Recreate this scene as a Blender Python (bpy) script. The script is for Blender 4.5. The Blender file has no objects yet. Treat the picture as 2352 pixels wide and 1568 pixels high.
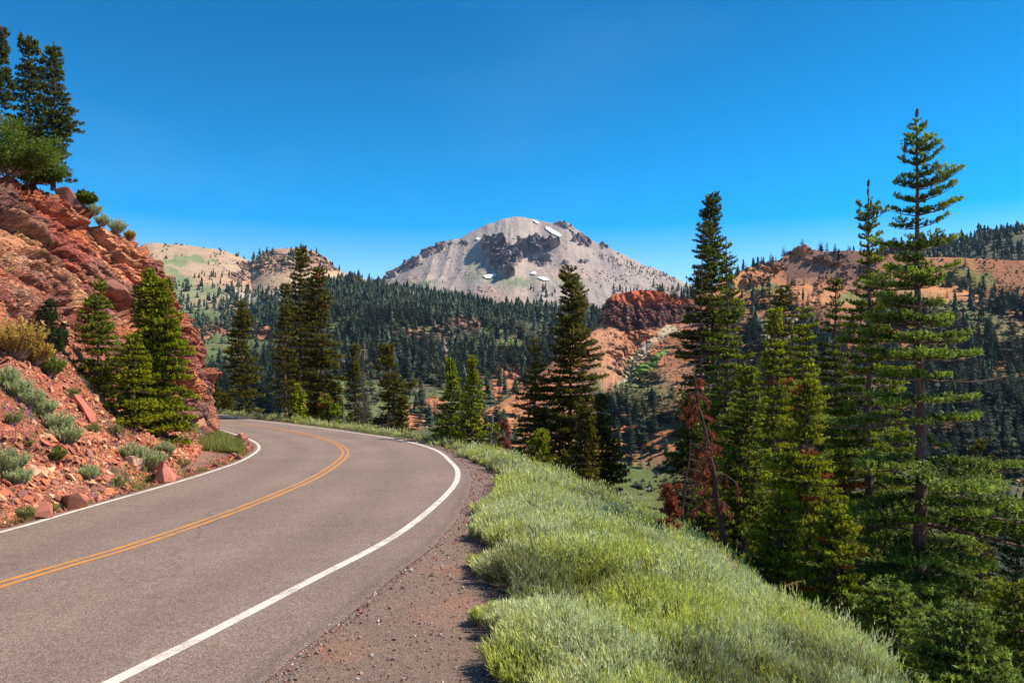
import bpy, bmesh, math, random
import numpy as np
R = math.radians
SC = bpy.context.scene
COL = SC.collection

# ------------------------------------------------------------------ camera, world, sun, exposure
F = 1829.0; HOR = 880.0; CAMH = 2.3          # pixel units of a 2352 px wide picture
cam = bpy.data.cameras.new('camera'); camo = bpy.data.objects.new('camera', cam); COL.objects.link(camo)
cam.sensor_width = 36.0; cam.lens = F / 2352 * 36; cam.shift_y = (HOR - 784) / 2352
cam.clip_start = 0.1; cam.clip_end = 30000
camo.location = (0, 0, CAMH); camo.rotation_euler = (R(90), 0, 0)
SC.camera = camo

SUN_EL = 49.0; SUN_AZ = 82.0                 # azimuth measured from the view direction (+Y) to the right (+X)
w = bpy.data.worlds.new('World'); SC.world = w; w.use_nodes = True
nt = w.node_tree; nt.nodes.clear()
out = nt.nodes.new('ShaderNodeOutputWorld'); bg = nt.nodes.new('ShaderNodeBackground')
sky = nt.nodes.new('ShaderNodeTexSky'); sky.sky_type = 'NISHITA'; sky.sun_disc = False
sky.sun_elevation = R(SUN_EL); sky.sun_rotation = R(SUN_AZ)
sky.altitude = 2400; sky.air_density = 1.0; sky.dust_density = 0.35; sky.ozone_density = 2.0
hs = nt.nodes.new('ShaderNodeHueSaturation'); hs.inputs['Saturation'].default_value = 1.75
hs.inputs['Hue'].default_value = 0.493
nt.links.new(sky.outputs[0], hs.inputs['Color'])
tcw = nt.nodes.new('ShaderNodeTexCoord'); sxyz = nt.nodes.new('ShaderNodeSeparateXYZ'); nt.links.new(tcw.outputs['Generated'], sxyz.inputs[0])
mr = nt.nodes.new('ShaderNodeMapRange'); mr.inputs[1].default_value = 0.0; mr.inputs[2].default_value = 0.47; mr.inputs[3].default_value = .92; mr.inputs[4].default_value = 2.8; mr.inputs[1].default_value = .04
mv_ = nt.nodes.new('ShaderNodeMapRange'); mv_.inputs[1].default_value = 0.02; mv_.inputs[2].default_value = 0.42; mv_.inputs[3].default_value = 1.45; mv_.inputs[4].default_value = .92; nt.links.new(sxyz.outputs['Z'], mv_.inputs[0]); nt.links.new(mv_.outputs[0], hs.inputs['Value'])
nt.links.new(sxyz.outputs['Z'], mr.inputs[0]); nt.links.new(mr.outputs[0], hs.inputs['Saturation'])
# thin veils of high cloud, in real sky directions
geo = nt.nodes.new('ShaderNodeTexCoord'); mp = nt.nodes.new('ShaderNodeMapping'); mp.inputs['Scale'].default_value = (1.2, 1.2, 3.2)
mp.inputs['Location'].default_value = (0.35, 0.2, 0.15)
nz = nt.nodes.new('ShaderNodeTexNoise'); nz.inputs['Scale'].default_value = 1.5; nz.inputs['Detail'].default_value = 4
rp = nt.nodes.new('ShaderNodeValToRGB'); rp.color_ramp.elements[0].position = .52; rp.color_ramp.elements[1].position = .85
rp.color_ramp.elements[1].color = (.10, .10, .10, 1)
mx = nt.nodes.new('ShaderNodeMixRGB'); mx.inputs[2].default_value = (3.0, 4.4, 7.0, 1)
nt.links.new(geo.outputs['Generated'], mp.inputs[0]); nt.links.new(mp.outputs[0], nz.inputs['Vector'])
nt.links.new(nz.outputs[0], rp.inputs[0]); nt.links.new(rp.outputs[0], mx.inputs[0]); nt.links.new(hs.outputs[0], mx.inputs[1])
nt.links.new(mx.outputs[0], bg.inputs[0]); bg.inputs[1].default_value = 0.115
nt.links.new(bg.outputs[0], out.inputs[0])

sl = bpy.data.lights.new('sun', 'SUN'); so = bpy.data.objects.new('sun', sl); COL.objects.link(so)
sl.energy = 5.0; sl.angle = R(0.5); sl.color = (1.0, .90, .74)
so.rotation_euler = (R(90 - SUN_EL), 0, R(-SUN_AZ)); so.rotation_euler = (0, 0, 0)
from mathutils import Vector
sd = Vector((math.sin(R(SUN_AZ)) * math.cos(R(SUN_EL)), math.cos(R(SUN_AZ)) * math.cos(R(SUN_EL)), math.sin(R(SUN_EL))))
so.rotation_euler = sd.to_track_quat('Z', 'Y').to_euler()
SC.view_settings.view_transform = 'Standard'; SC.view_settings.look = 'None'
SC.view_settings.exposure = 0.62; SC.view_settings.gamma = 1.0
SC.render.engine = 'CYCLES'
SC.cycles.max_bounces = 6; SC.cycles.diffuse_bounces = 3; SC.cycles.transmission_bounces = 4; SC.cycles.glossy_bounces = 2
SC.cycles.use_denoising = True

# ------------------------------------------------------------------ noise
def _h(ix, iy, iz, k=0):
    n = (ix.astype(np.int64) * 374761393 + iy.astype(np.int64) * 668265263 + iz.astype(np.int64) * 1442695041 + k * 974634777) & 0xffffffff
    n = (n ^ (n >> 13)) * 1274126177 & 0xffffffff
    n = (n ^ (n >> 16)) * 2246822519 & 0xffffffff
    n = n ^ (n >> 15)
    return (n & 0xffffff).astype(np.float64) / 0xffffff
def vnoise(x, y, z, k=0):
    fx, fy, fz = np.floor(x), np.floor(y), np.floor(z)
    tx, ty, tz = x - fx, y - fy, z - fz
    tx = tx * tx * (3 - 2 * tx); ty = ty * ty * (3 - 2 * ty); tz = tz * tz * (3 - 2 * tz)
    fx = fx.astype(np.int64); fy = fy.astype(np.int64); fz = fz.astype(np.int64)
    r = 0
    for a in (0, 1):
        for b in (0, 1):
            for c in (0, 1):
                r = r + _h(fx + a, fy + b, fz + c, k) * (tx if a else 1 - tx) * (ty if b else 1 - ty) * (tz if c else 1 - tz)
    return r * 2 - 1
def fbm(x, y, z=None, o=4, k=0, ridge=False):
    if z is None: z = np.zeros_like(x)
    s = 0; a = 1.0; f = 1.0; t = 0
    for i in range(o):
        n = vnoise(x * f + 13.7 * i, y * f - 7.1 * i, z * f + 3.3 * i, k + i)
        if ridge: n = 1 - 2 * np.abs(n)
        s = s + a * n; t += a; a *= .5; f *= 2.03
    return s / t
def voro(x, y, z, k=0):
    fx, fy, fz = np.floor(x).astype(np.int64), np.floor(y).astype(np.int64), np.floor(z).astype(np.int64)
    d1 = np.full(x.shape, 9.); d2 = np.full(x.shape, 9.); res = [np.zeros(x.shape) for _ in range(6)]
    for a in (-1, 0, 1):
        for b in (-1, 0, 1):
            for c in (-1, 0, 1):
                ix, iy, iz = fx + a, fy + b, fz + c
                cx, cy, cz = ix + _h(ix, iy, iz, k), iy + _h(ix, iy, iz, k + 1), iz + _h(ix, iy, iz, k + 2)
                d = np.sqrt((x - cx) ** 2 + (y - cy) ** 2 + (z - cz) ** 2)
                m = d < d1
                d2 = np.where(m, d1, np.minimum(d2, d)); d1 = np.where(m, d, d1)
                for i, q in enumerate((cx, cy, cz, _h(ix, iy, iz, k + 3), _h(ix, iy, iz, k + 4), _h(ix, iy, iz, k + 5))):
                    res[i] = np.where(m, q, res[i])
    return d1, d2, res
def sstep(a, b, x):
    t = np.clip((x - a) / (b - a), 0, 1); return t * t * (3 - 2 * t)
def mixc(c, d, m):
    return c * (1 - m[..., None]) + np.array(d) * m[..., None]

# ------------------------------------------------------------------ mesh helpers
def tag(o, label=None, cat=None, group=None, kind=None):
    if label: o['label'] = label
    if cat: o['category'] = cat
    if group: o['group'] = group
    if kind: o['kind'] = kind
    return o
def empty(name, loc, label=None, cat=None, group=None):
    o = bpy.data.objects.new(name, None); COL.objects.link(o); o.location = loc; o.empty_display_size = .3
    return tag(o, label, cat, group)
def make_mesh(name, V, faces_flat, loop_tot, mat, cols=None, domain='FACE', smooth=False):
    m = bpy.data.meshes.new(name)
    V = np.asarray(V, np.float32); ff = np.asarray(faces_flat, np.int32); lt = np.asarray(loop_tot, np.int32)
    m.vertices.add(len(V)); m.vertices.foreach_set('co', V.ravel())
    m.loops.add(len(ff)); m.loops.foreach_set('vertex_index', ff)
    m.polygons.add(len(lt)); ls = np.concatenate([[0], np.cumsum(lt)[:-1]]).astype(np.int32)
    m.polygons.foreach_set('loop_start', ls); m.polygons.foreach_set('loop_total', lt)
    if smooth: m.polygons.foreach_set('use_smooth', np.ones(len(lt), bool))
    m.update(calc_edges=True)
    if cols is not None:
        at = m.attributes.new('Col', 'FLOAT_COLOR', domain)
        c = np.ones((len(cols), 4), np.float32); c[:, :3] = cols; at.data.foreach_set('color', c.ravel())
    if mat: m.materials.append(mat)
    return m
def link(name, mesh, parent=None, loc=None):
    o = bpy.data.objects.new(name, mesh); COL.objects.link(o)
    if parent: o.parent = parent
    if loc is not None: o.location = loc
    return o
def soup(name, T, cols, mat, parent=None, origin=None):
    """triangle soup (n,3,3)"""
    T = np.asarray(T); n = len(T); V = T.reshape(-1, 3)
    if origin is not None: V = V - np.array(origin)
    me = make_mesh(name, V, np.arange(n * 3), np.full(n, 3), mat, cols)
    return link(name, me, parent, None if (origin is None or parent) else origin)
def grid(name, P, mat, cols=None, smooth=True):
    r, c = P.shape[:2]
    i = (np.arange(r - 1)[:, None] * c + np.arange(c - 1)[None, :]).ravel()
    f = np.stack([i, i + 1, i + c + 1, i + c], 1).ravel()
    me = make_mesh(name, P.reshape(-1, 3), f, np.full((r - 1) * (c - 1), 4), mat, None if cols is None else cols.reshape(-1, 3), 'POINT', smooth)
    return link(name, me)
def W(u, v, y):
    u = np.asarray(u, float); v = np.asarray(v, float); y = np.asarray(y, float)
    return np.stack([(u - 1176) * y / F, y + 0 * u, CAMH + (HOR - v) * y / F], -1)
def proj(P):
    y = np.maximum(P[..., 1], .01)
    return P[..., 0] / y * F + 1176, HOR - (P[..., 2] - CAMH) / y * F
def tube(path, radii, n=8, twist=0.0):
    """closed tapered tube -> verts, faces (tri list)"""
    path = np.asarray(path, float); k = len(path); V = []; 
    t = np.gradient(path, axis=0); t /= np.linalg.norm(t, axis=1)[:, None] + 1e-9
    ref = np.array([0., 0, 1]) if abs(t[0, 2]) < .8 else np.array([1., 0, 0])
    T = []
    rings = []
    for i in range(k):
        a = np.cross(t[i], ref); a /= np.linalg.norm(a) + 1e-9; b = np.cross(t[i], a)
        an = np.arange(n) / n * 2 * np.pi
        rings.append(path[i] + radii[i] * (np.cos(an)[:, None] * a + np.sin(an)[:, None] * b))
    for i in range(k - 1):
        A, B = rings[i], rings[i + 1]
        for j in range(n):
            q = (j + 1) % n
            T.append([A[j], B[j], B[q]]); T.append([A[j], B[q], A[q]])
    for j in range(1, n - 1):
        T.append([rings[0][0], rings[0][j], rings[0][j + 1]]); T.append([rings[-1][0], rings[-1][j + 1], rings[-1][j]])
    return np.array(T)

# ------------------------------------------------------------------ materials
def newmat(name):
    m = bpy.data.materials.new(name); m.use_nodes = True
    return m, m.node_tree, m.node_tree.nodes['Principled BSDF']
def noise_node(t, scale, detail=4, rough=.6, coord=None):
    n = t.nodes.new('ShaderNodeTexNoise'); n.inputs['Scale'].default_value = scale; n.inputs['Detail'].default_value = detail
    n.inputs['Roughness'].default_value = rough
    if coord: t.links.new(coord, n.inputs['Vector'])
    return n
def mapr(t, sock, a, b, c, d):
    m = t.nodes.new('ShaderNodeMapRange'); t.links.new(sock, m.inputs[0])
    for i, q in enumerate((a, b, c, d)): m.inputs[i + 1].default_value = q
    return m.outputs[0]
def mul(t, colsock, valsock):
    m = t.nodes.new('ShaderNodeVectorMath'); m.operation = 'SCALE'
    t.links.new(colsock, m.inputs[0]); t.links.new(valsock, m.inputs['Scale']); return m.outputs[0]
def ground_mat(name, scales=((2, .35),), bump=((8, .05),), rough=.95):
    m, t, b = newmat(name)
    a = t.nodes.new('ShaderNodeAttribute'); a.attribute_name = 'Col'
    tc = t.nodes.new('ShaderNodeTexCoord'); co = tc.outputs['Object']; s = a.outputs['Color']
    for sc_, amt in scales:
        n = noise_node(t, sc_, 5, .65, co); s = mul(t, s, mapr(t, n.outputs[0], .25, .75, 1 - amt, 1 + amt))
    t.links.new(s, b.inputs['Base Color'])
    b.inputs['Roughness'].default_value = rough; b.inputs['Specular IOR Level'].default_value = .2
    last = None
    for sc_, dist in bump:
        n = noise_node(t, sc_, 6, .65, co); bp = t.nodes.new('ShaderNodeBump'); bp.inputs['Distance'].default_value = dist
        bp.inputs['Strength'].default_value = 1.0; t.links.new(n.outputs[0], bp.inputs['Height'])
        if last: t.links.new(last, bp.inputs['Normal'])
        last = bp.outputs[0]
    if last: t.links.new(last, b.inputs['Normal'])
    return m
def leaf_mat(name, trans=.35, rough=.55, objvar=.0):
    m, t, b = newmat(name)
    a = t.nodes.new('ShaderNodeAttribute'); a.attribute_name = 'Col'; s = a.outputs['Color']
    if objvar:
        oi = t.nodes.new('ShaderNodeObjectInfo'); s = mul(t, s, mapr(t, oi.outputs['Random'], 0, 1, 1 - objvar, 1 + objvar))
    t.links.new(s, b.inputs['Base Color']); b.inputs['Roughness'].default_value = rough
    b.inputs['Specular IOR Level'].default_value = .25
    if trans:
        tr = t.nodes.new('ShaderNodeBsdfTranslucent'); mxs = t.nodes.new('ShaderNodeMixShader'); mxs.inputs[0].default_value = trans
        hsn = t.nodes.new('ShaderNodeHueSaturation'); hsn.inputs['Hue'].default_value = .485; hsn.inputs['Value'].default_value = 1.5
        t.links.new(s, hsn.inputs['Color']); t.links.new(hsn.outputs[0], tr.inputs['Color'])
        o = t.nodes['Material Output']
        t.links.new(b.outputs[0], mxs.inputs[1]); t.links.new(tr.outputs[0], mxs.inputs[2]); t.links.new(mxs.outputs[0], o.inputs[0])
    return m
def bark_mat(name, c1, c2):
    m, t, b = newmat(name); tc = t.nodes.new('ShaderNodeTexCoord'); mp_ = t.nodes.new('ShaderNodeMapping')
    mp_.inputs['Scale'].default_value = (3, 3, .8); t.links.new(tc.outputs['Object'], mp_.inputs[0])
    n = noise_node(t, 6, 6, .7, mp_.outputs[0]); r = t.nodes.new('ShaderNodeValToRGB')
    r.color_ramp.elements[0].position = .35; r.color_ramp.elements[1].position = .65
    r.color_ramp.elements[0].color = (*c1, 1); r.color_ramp.elements[1].color = (*c2, 1)
    t.links.new(n.outputs[0], r.inputs[0]); t.links.new(r.outputs[0], b.inputs['Base Color'])
    bp = t.nodes.new('ShaderNodeBump'); bp.inputs['Distance'].default_value = .04; t.links.new(n.outputs[0], bp.inputs['Height'])
    t.links.new(bp.outputs[0], b.inputs['Normal']); b.inputs['Roughness'].default_value = .9
    return m
M_bark = bark_mat('bark', (.085, .042, .034), (.21, .125, .10))
M_dead = bark_mat('dead_wood', (.16, .09, .07), (.42, .34, .28))
M_redbark = bark_mat('dead_red_bark', (.045, .022, .018), (.15, .07, .055))
M_needle = leaf_mat('needles', .36)
M_leaf = leaf_mat('leaves', .35)
M_sage = leaf_mat('sage_leaves', .25, .75)
M_far = leaf_mat('far_needles', .12, .8, .18)

# ------------------------------------------------------------------ plan of the road
def cr(pts, n=24):
    p = np.array(pts, float); p = np.vstack([2 * p[0] - p[1], p, 2 * p[-1] - p[-2]]); o = []
    for i in range(1, len(p) - 2):
        t = np.linspace(0, 1, n, endpoint=False)[:, None]; a, b, c, d = p[i - 1:i + 3]
        o.append(.5 * (2 * b + (c - a) * t + (2 * a - 5 * b + 4 * c - d) * t ** 2 + (3 * b - a - 3 * c + d) * t ** 3))
    return np.vstack(o + [p[-2:-1]])
def resamp(P, n):
    s = np.concatenate([[0], np.cumsum(np.linalg.norm(np.diff(P, axis=0), axis=1))]); q = np.linspace(0, s[-1], n)
    return np.stack([np.interp(q, s, P[:, i]) for i in range(P.shape[1])], 1)
LINE_R = cr([(-9.5, -16), (-6.4, -5), (-4.35, 1.5), (-3.09, 6.1), (-2.38, 9.15), (-1.72, 12.3), (-1.34, 16.8), (-1.36, 20), (-1.72, 22.9), (-2.8, 28), (-4.95, 33.1), (-7.6, 37.4), (-10.6, 41.9), (-15.2, 48.4), (-22.5, 59), (-31, 70), (-42, 82), (-58, 95)])
LINE_L = cr([(-14, -16), (-11.2, -5), (-9.4, 3), (-8.3, 9), (-7.9, 12.3), (-7.86, 14.8), (-7.8, 18.2), (-7.85, 21.2), (-8.08, 24), (-8.9, 28), (-10.4, 31.9), (-13.1, 37.0), (-16.4, 42.6), (-20.5, 49), (-27.5, 59), (-35.5, 69), (-47, 79), (-61, 89)])
YEL = cr([(-11.5, -16), (-8.6, -5), (-6.9, 3), (-5.85, 9.05), (-5.32, 11.6), (-4.92, 15.6), (-4.86, 20.5), (-5.5, 26.3), (-7.05, 31.2), (-9.25, 35.8), (-13.1, 42), (-18, 49), (-25, 59), (-33.2, 69.5), (-44.5, 80.5), (-59.5, 92)])
SAGE_L = cr([(-.6, -14), (-.1, -5), (0.05, 3), (-.05, 6.1), (-.3, 8.1), (-.45, 10.5), (-.55, 13), (-.35, 18.3), (-.75, 22.5), (-1.7, 26.0), (-3.7, 32.8), (-6.7, 37.4), (-9.8, 42.4), (-14.4, 49.2), (-21.8, 59.8), (-30.3, 71), (-41.5, 83), (-57.5, 96)])
CREST = cr([(2.8, -14), (2.8, -5), (2.6, 3), (2.6, 6), (2.65, 8), (2.6, 10.5), (2.25, 15.6), (1.15, 21), (-.5, 26.3), (-2.7, 33.5), (-5.6, 38.6), (-8.8, 43.8), (-13.2, 50.6), (-20.2, 61.4), (-28.7, 72.6), (-40, 84.5), (-56, 98)])
def sdist(X, Y, L):
    L = L[::6]; best = np.full(X.shape, 1e9); sg = np.ones(X.shape)
    for i in range(len(L) - 1):
        a, b = L[i], L[i + 1]; d = b - a; l2 = d @ d
        t = np.clip(((X - a[0]) * d[0] + (Y - a[1]) * d[1]) / l2, 0, 1)
        ex, ey = X - a[0] - t * d[0], Y - a[1] - t * d[1]; q = ex * ex + ey * ey
        m = q < best; best = np.where(m, q, best)
        sg = np.where(m, np.sign(ex * d[1] - ey * d[0]), sg)
    return np.sqrt(best) * sg
def ground_z(X, Y, noise=True):
    X = np.asarray(X, float); Y = np.asarray(Y, float)
    ds = sdist(X, Y, SAGE_L); dc = sdist(X, Y, CREST)
    k = .8; sp = k * np.log1p(np.exp(np.clip(dc / k, -30, 30))); sp = np.where(dc / k > 30, dc, sp)
    z = -.06 * np.clip(ds, 0, 3.5) - .6 * sp
    if noise:
        z = z + sstep(1, 8, dc) * .5 * fbm(X * .22, Y * .22, o=3, k=5) + sstep(.3, 3, ds) * .06 * fbm(X * .7, Y * .7, o=2, k=9)
    z = np.where(z < -36, -36 - 6 * (1 - np.exp((z + 36) / 6)), z)
    return z - .014

# ------------------------------------------------------------------ ground sheet (reaches the horizon)
def build_ground():
    rr = np.concatenate([np.linspace(.6, 14, 130), np.geomspace(14.2, 110, 190), np.geomspace(113, 9000, 70)])
    th = np.radians(np.concatenate([np.linspace(-150, -42, 70), np.linspace(-41.6, 44, 300), np.linspace(46, 150, 50)]))
    Rr, Th = np.meshgrid(rr, th, indexing='ij')
    X = Rr * np.sin(Th); Y = Rr * np.cos(Th)
    Z = ground_z(X, Y)
    ds = sdist(X, Y, SAGE_L); dc = sdist(X, Y, CREST)
    n1 = fbm(X * 1.3, Y * 1.3, o=4, k=2); n2 = fbm(X * .25, Y * .25, o=4, k=3)
    c = np.zeros(X.shape + (3,)) + np.array([.225, .158, .125])
    c = mixc(c, [.33, .17, .115], sstep(.1, .6, n1) * .6)
    c = mixc(c, [.17, .15, .07], sstep(.0, .5, ds + n1 * .3))
    c = mixc(c, [.10, .115, .045], sstep(1, 3, dc) * sstep(-.3, .2, n2))
    c = mixc(c, [.20, .13, .08], sstep(1, 4, dc) * sstep(.0, .5, -n2))
    c = mixc(c, [.12, .16, .03], sstep(40, 62, dc) * sstep(-.6, .3, n2)); c = mixc(c, [.085, .08, .045], sstep(30, 60, dc) * (X > .22 * Y) * .9)
    left = (sdist(X, Y, LINE_L) < 0) & (ds < 0)
    c = np.where((left)[..., None], mixc(np.zeros(X.shape + (3,)) + np.array([.33, .16, .11]), [.2, .15, .11], sstep(-.2, .3, n1)), c)
    P = np.stack([X, Y, Z], -1)
    tag(grid('ground', P, ground_mat('gravel_ground', ((90, .55), (28, .35), (1.2, .12)), ((120, .012), (25, .02))), c), kind='structure')
build_ground()

def strip(name, A, B, z, mat, n=500):
    A = resamp(A, n); B = resamp(B, n)
    rows = [np.concatenate([A * (1 - t) + B * t, np.full((n, 1), z)], 1) for t in np.linspace(0, 1, 6)]
    return grid(name, np.stack(rows, 0), mat)
def offset(L, d):
    t = np.gradient(L, axis=0); t /= np.linalg.norm(t, axis=1)[:, None]
    return L + d * np.stack([t[:, 1], -t[:, 0]], 1)
def asphalt_mat():
    m, t, b = newmat('asphalt'); tc = t.nodes.new('ShaderNodeTexCoord'); co = tc.outputs['Object']
    n = noise_node(t, 80, 3, .8, co); v = t.nodes.new('ShaderNodeTexVoronoi'); v.inputs['Scale'].default_value = 110; t.links.new(co, v.inputs['Vector'])
    r = t.nodes.new('ShaderNodeValToRGB'); e = r.color_ramp.elements
    e[0].position = .30; e[0].color = (.11, .075, .060, 1); e[1].position = .72; e[1].color = (.34, .255, .212, 1)
    e2 = e.new(.5); e2.color = (.195, .138, .112, 1)
    mxx = t.nodes.new('ShaderNodeMixRGB'); mxx.inputs[0].default_value = .55; t.links.new(n.outputs[0], mxx.inputs[1]); 
    sep = t.nodes.new('ShaderNodeSeparateColor'); t.links.new(v.outputs['Color'], sep.inputs[0]); t.links.new(sep.outputs[0], mxx.inputs[2])
    t.links.new(mxx.outputs[0], r.inputs[0]); s = r.outputs[0]
    big = noise_node(t, .35, 4, .6, co); s = mul(t, s, mapr(t, big.outputs[0], .3, .7, .90, 1.12))
    med = noise_node(t, 4, 5, .7, co); s = mul(t, s, mapr(t, med.outputs[0], .3, .7, .92, 1.08))
    # polished wheel paths and darker oil band follow the edge line
    st = t.nodes.new('ShaderNodeAttribute'); st.attribute_name = 'Lane'; s = mul(t, s, st.outputs['Fac'])
    # sparse cracks
    vc = t.nodes.new('ShaderNodeTexVoronoi'); vc.feature = 'DISTANCE_TO_EDGE'; vc.inputs['Scale'].default_value = .16
    wn = noise_node(t, 1.6, 4, .6, co); va = t.nodes.new('ShaderNodeMixRGB'); va.inputs[0].default_value = .12
    t.links.new(co, va.inputs[1]); t.links.new(wn.outputs['Color'], va.inputs[2]); 
    vadd = t.nodes.new('ShaderNodeVectorMath'); vadd.operation = 'ADD'; t.links.new(co, vadd.inputs[0]); t.links.new(wn.outputs['Color'], vadd.inputs[1])
    t.links.new(vadd.outputs[0], vc.inputs['Vector'])
    cm = noise_node(t, .22, 2, .5, co)
    thin = mapr(t, vc.outputs['Distance'], .0, .006, .74, 1.0); 
    gate = mapr(t, cm.outputs[0], .48, .54, 1.0, 0.0)
    mxn = t.nodes.new('ShaderNodeMath'); mxn.operation = 'MAXIMUM'; t.links.new(thin, mxn.inputs[0]); t.links.new(gate, mxn.inputs[1])
    s = mul(t, s, mxn.outputs[0])
    t.links.new(s, b.inputs['Base Color']); b.inputs['Roughness'].default_value = .82; b.inputs['Specular IOR Level'].default_value = .3
    bp = t.nodes.new('ShaderNodeBump'); bp.inputs['Distance'].default_value = .006; t.links.new(mxx.outputs[0], bp.inputs['Height']); t.links.new(bp.outputs[0], b.inputs['Normal'])
    return m
def paint_mat(name, col, wear):
    m, t, b = newmat(name); tc = t.nodes.new('ShaderNodeTexCoord'); co = tc.outputs['Object']
    n = noise_node(t, 45, 4, .75, co); n2 = noise_node(t, 3, 4, .7, co)
    ad = t.nodes.new('ShaderNodeMath'); ad.operation = 'ADD'; t.links.new(n.outputs[0], ad.inputs[0]); t.links.new(n2.outputs[0], ad.inputs[1])
    mxx = t.nodes.new('ShaderNodeMixRGB'); t.links.new(mapr(t, ad.outputs[0], wear, wear + .30, 0, .85), mxx.inputs[0])
    mxx.inputs[1].default_value = (*col, 1); mxx.inputs[2].default_value = (.2, .16, .14, 1)
    t.links.new(mxx.outputs[0], b.inputs['Base Color']); b.inputs['Roughness'].default_value = .7
    return m
_t = np.gradient(LINE_R, axis=0); _t /= np.linalg.norm(_t, axis=1)[:, None]
EDGE_R = LINE_R + (np.interp(LINE_R[:, 1], [0, 6, 12, 18, 25], [1.45, 1.15, .72, .36, .22]) + .04 * fbm(LINE_R[:, 0] * 2, LINE_R[:, 1] * 2, o=3, k=77))[:, None] * np.stack([_t[:, 1], -_t[:, 0]], 1); EDGE_L = offset(LINE_L, -.16)
def road():
    n = 900; A = resamp(EDGE_L, n); B = resamp(EDGE_R, n); q = np.linspace(0, 1, 60); P = np.zeros((60, n, 3)); P[..., :2] = A[None] * (1 - q[:, None, None]) + B[None] * q[:, None, None]
    P[..., 2] = 0; o = grid('road', P, asphalt_mat()); lane = np.ones((60, n))
    for c0, sg, am in ((.13, .05, .07), (.36, .05, .07), (.62, .05, .07), (.85, .05, .07), (.25, .05, -.06), (.73, .05, -.06), (.985, .012, -.22)): lane += (am * np.exp(-((q - c0) / sg) ** 2))[:, None]
    lane *= 1 + .05 * fbm(P[..., 0] * .8, P[..., 1] * .25, o=3, k=501)
    at = o.data.attributes.new('Lane', 'FLOAT', 'POINT'); at.data.foreach_set('value', lane.ravel().astype(np.float32)); tag(o, kind='structure')
road()
wm = paint_mat('white_paint', (.66, .60, .51), .98); ym = paint_mat('yellow_paint', (.56, .225, .03), .92)
tag(strip('white_edge_line_outer', offset(LINE_R, -.065), offset(LINE_R, .065), .005, wm, 900), kind='structure')
tag(strip('white_edge_line_inner', offset(LINE_L, -.05), offset(LINE_L, .05), .005, wm, 900), kind='structure')
for a in (-.085, .085):
    tag(strip('yellow_centre_line', offset(YEL, a - .045), offset(YEL, a + .045), .005, ym, 900), kind='structure')

# ------------------------------------------------------------------ hills and mountain, each a sheet in depth
def rails(ucols, rl, nsub):
    """rl: list of [(u,v,y)...]; rows interpolated linearly in 3D"""
    E = []
    for r in rl:
        r = np.array(r, float); us = np.concatenate([ucols + d for d in (-24, -12, 0, 12, 24)]).reshape(5, -1)
        sm = np.array([.1, .2, .4, .2, .1])[:, None]; sv = np.array([0, .15, .7, .15, 0])[:, None]
        E.append(W(ucols, (np.interp(us, r[:, 0], r[:, 1]) * (sv if len(r) > 12 else sm)).sum(0), (np.interp(us + 0, r[:, 0], r[:, 2]) * sm).sum(0)))
    rows = []; tt = []
    for i in range(len(E) - 1):
        for t in np.linspace(0, 1, nsub[i], endpoint=False):
            rows.append(E[i] * (1 - t) + E[i + 1] * t); tt.append(i + t)
    rows.append(E[-1]); tt.append(len(E) - 1.0)
    return np.stack(rows, 0), np.array(tt)
def blob(U, V, lst):
    m = np.zeros(U.shape)
    wu = 16 * fbm(U / 34, V / 26, o=4, k=201); wv = 10 * fbm(U / 30, V / 22, o=4, k=211)
    U = U + wu + 5 * fbm(U / 7, V / 5, o=3, k=221); V = V + wv + 4 * fbm(U / 6, V / 5, o=3, k=231)
    fine = fbm(U / 11, V / 8, o=4, k=241)
    for (u, v, ru, rv, *an) in lst:
        a = R(an[0]) if an else 0; du, dv = U - u, V - v
        p = (du * math.cos(a) + dv * math.sin(a)) / ru; q = (-du * math.sin(a) + dv * math.cos(a)) / rv
        m = np.maximum(m, np.clip(1.25 - np.sqrt(p * p + q * q), 0, 1) / 1.0)
    return np.clip(m * (1 + 1.1 * fine), 0, 1)
def blocks(X, Y, Z, s, vert=.55, k=300):
    t = 0; a = 1.0
    for i in range(3):
        f = s * 2.3 ** i; wp = fbm(X * f, Y * f, Z * f, o=2, k=k + 50) * .35
        d1, d2, r = voro(X * f + wp, Y * f, Z * f * vert + wp, k + 7 * i)
        t = t + a * ((r[3] - .5) * 1.2 + (X * f + wp - r[0]) * (r[4] - .5) * 1.4 - (1 - sstep(0, .12, d2 - d1)) * .45); a *= .5
    return t
SCAT = []   # (P, weight)
def scatter(P, weight, n, rng):
    a = P[1:, 1:] - P[:-1, :-1]; area = np.abs((P[:-1, 1:, 0] - P[:-1, :-1, 0]) * (P[1:, :-1, 1] - P[:-1, :-1, 1]))
    wgt = (area * weight[:-1, :-1]).ravel(); wgt = np.maximum(wgt, 0); wgt /= wgt.sum()
    k = rng.choice(len(wgt), n, p=wgt); r, c = np.divmod(k, P.shape[1] - 1)
    a, b = rng.random((2, n, 1))
    return (P[r, c] * (1 - a) * (1 - b) + P[r + 1, c] * a * (1 - b) + P[r, c + 1] * (1 - a) * b + P[r + 1, c + 1] * a * b)
RNG = np.random.default_rng(7)
TAL = []; forest = []   # (points, heights, colour index)

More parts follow.
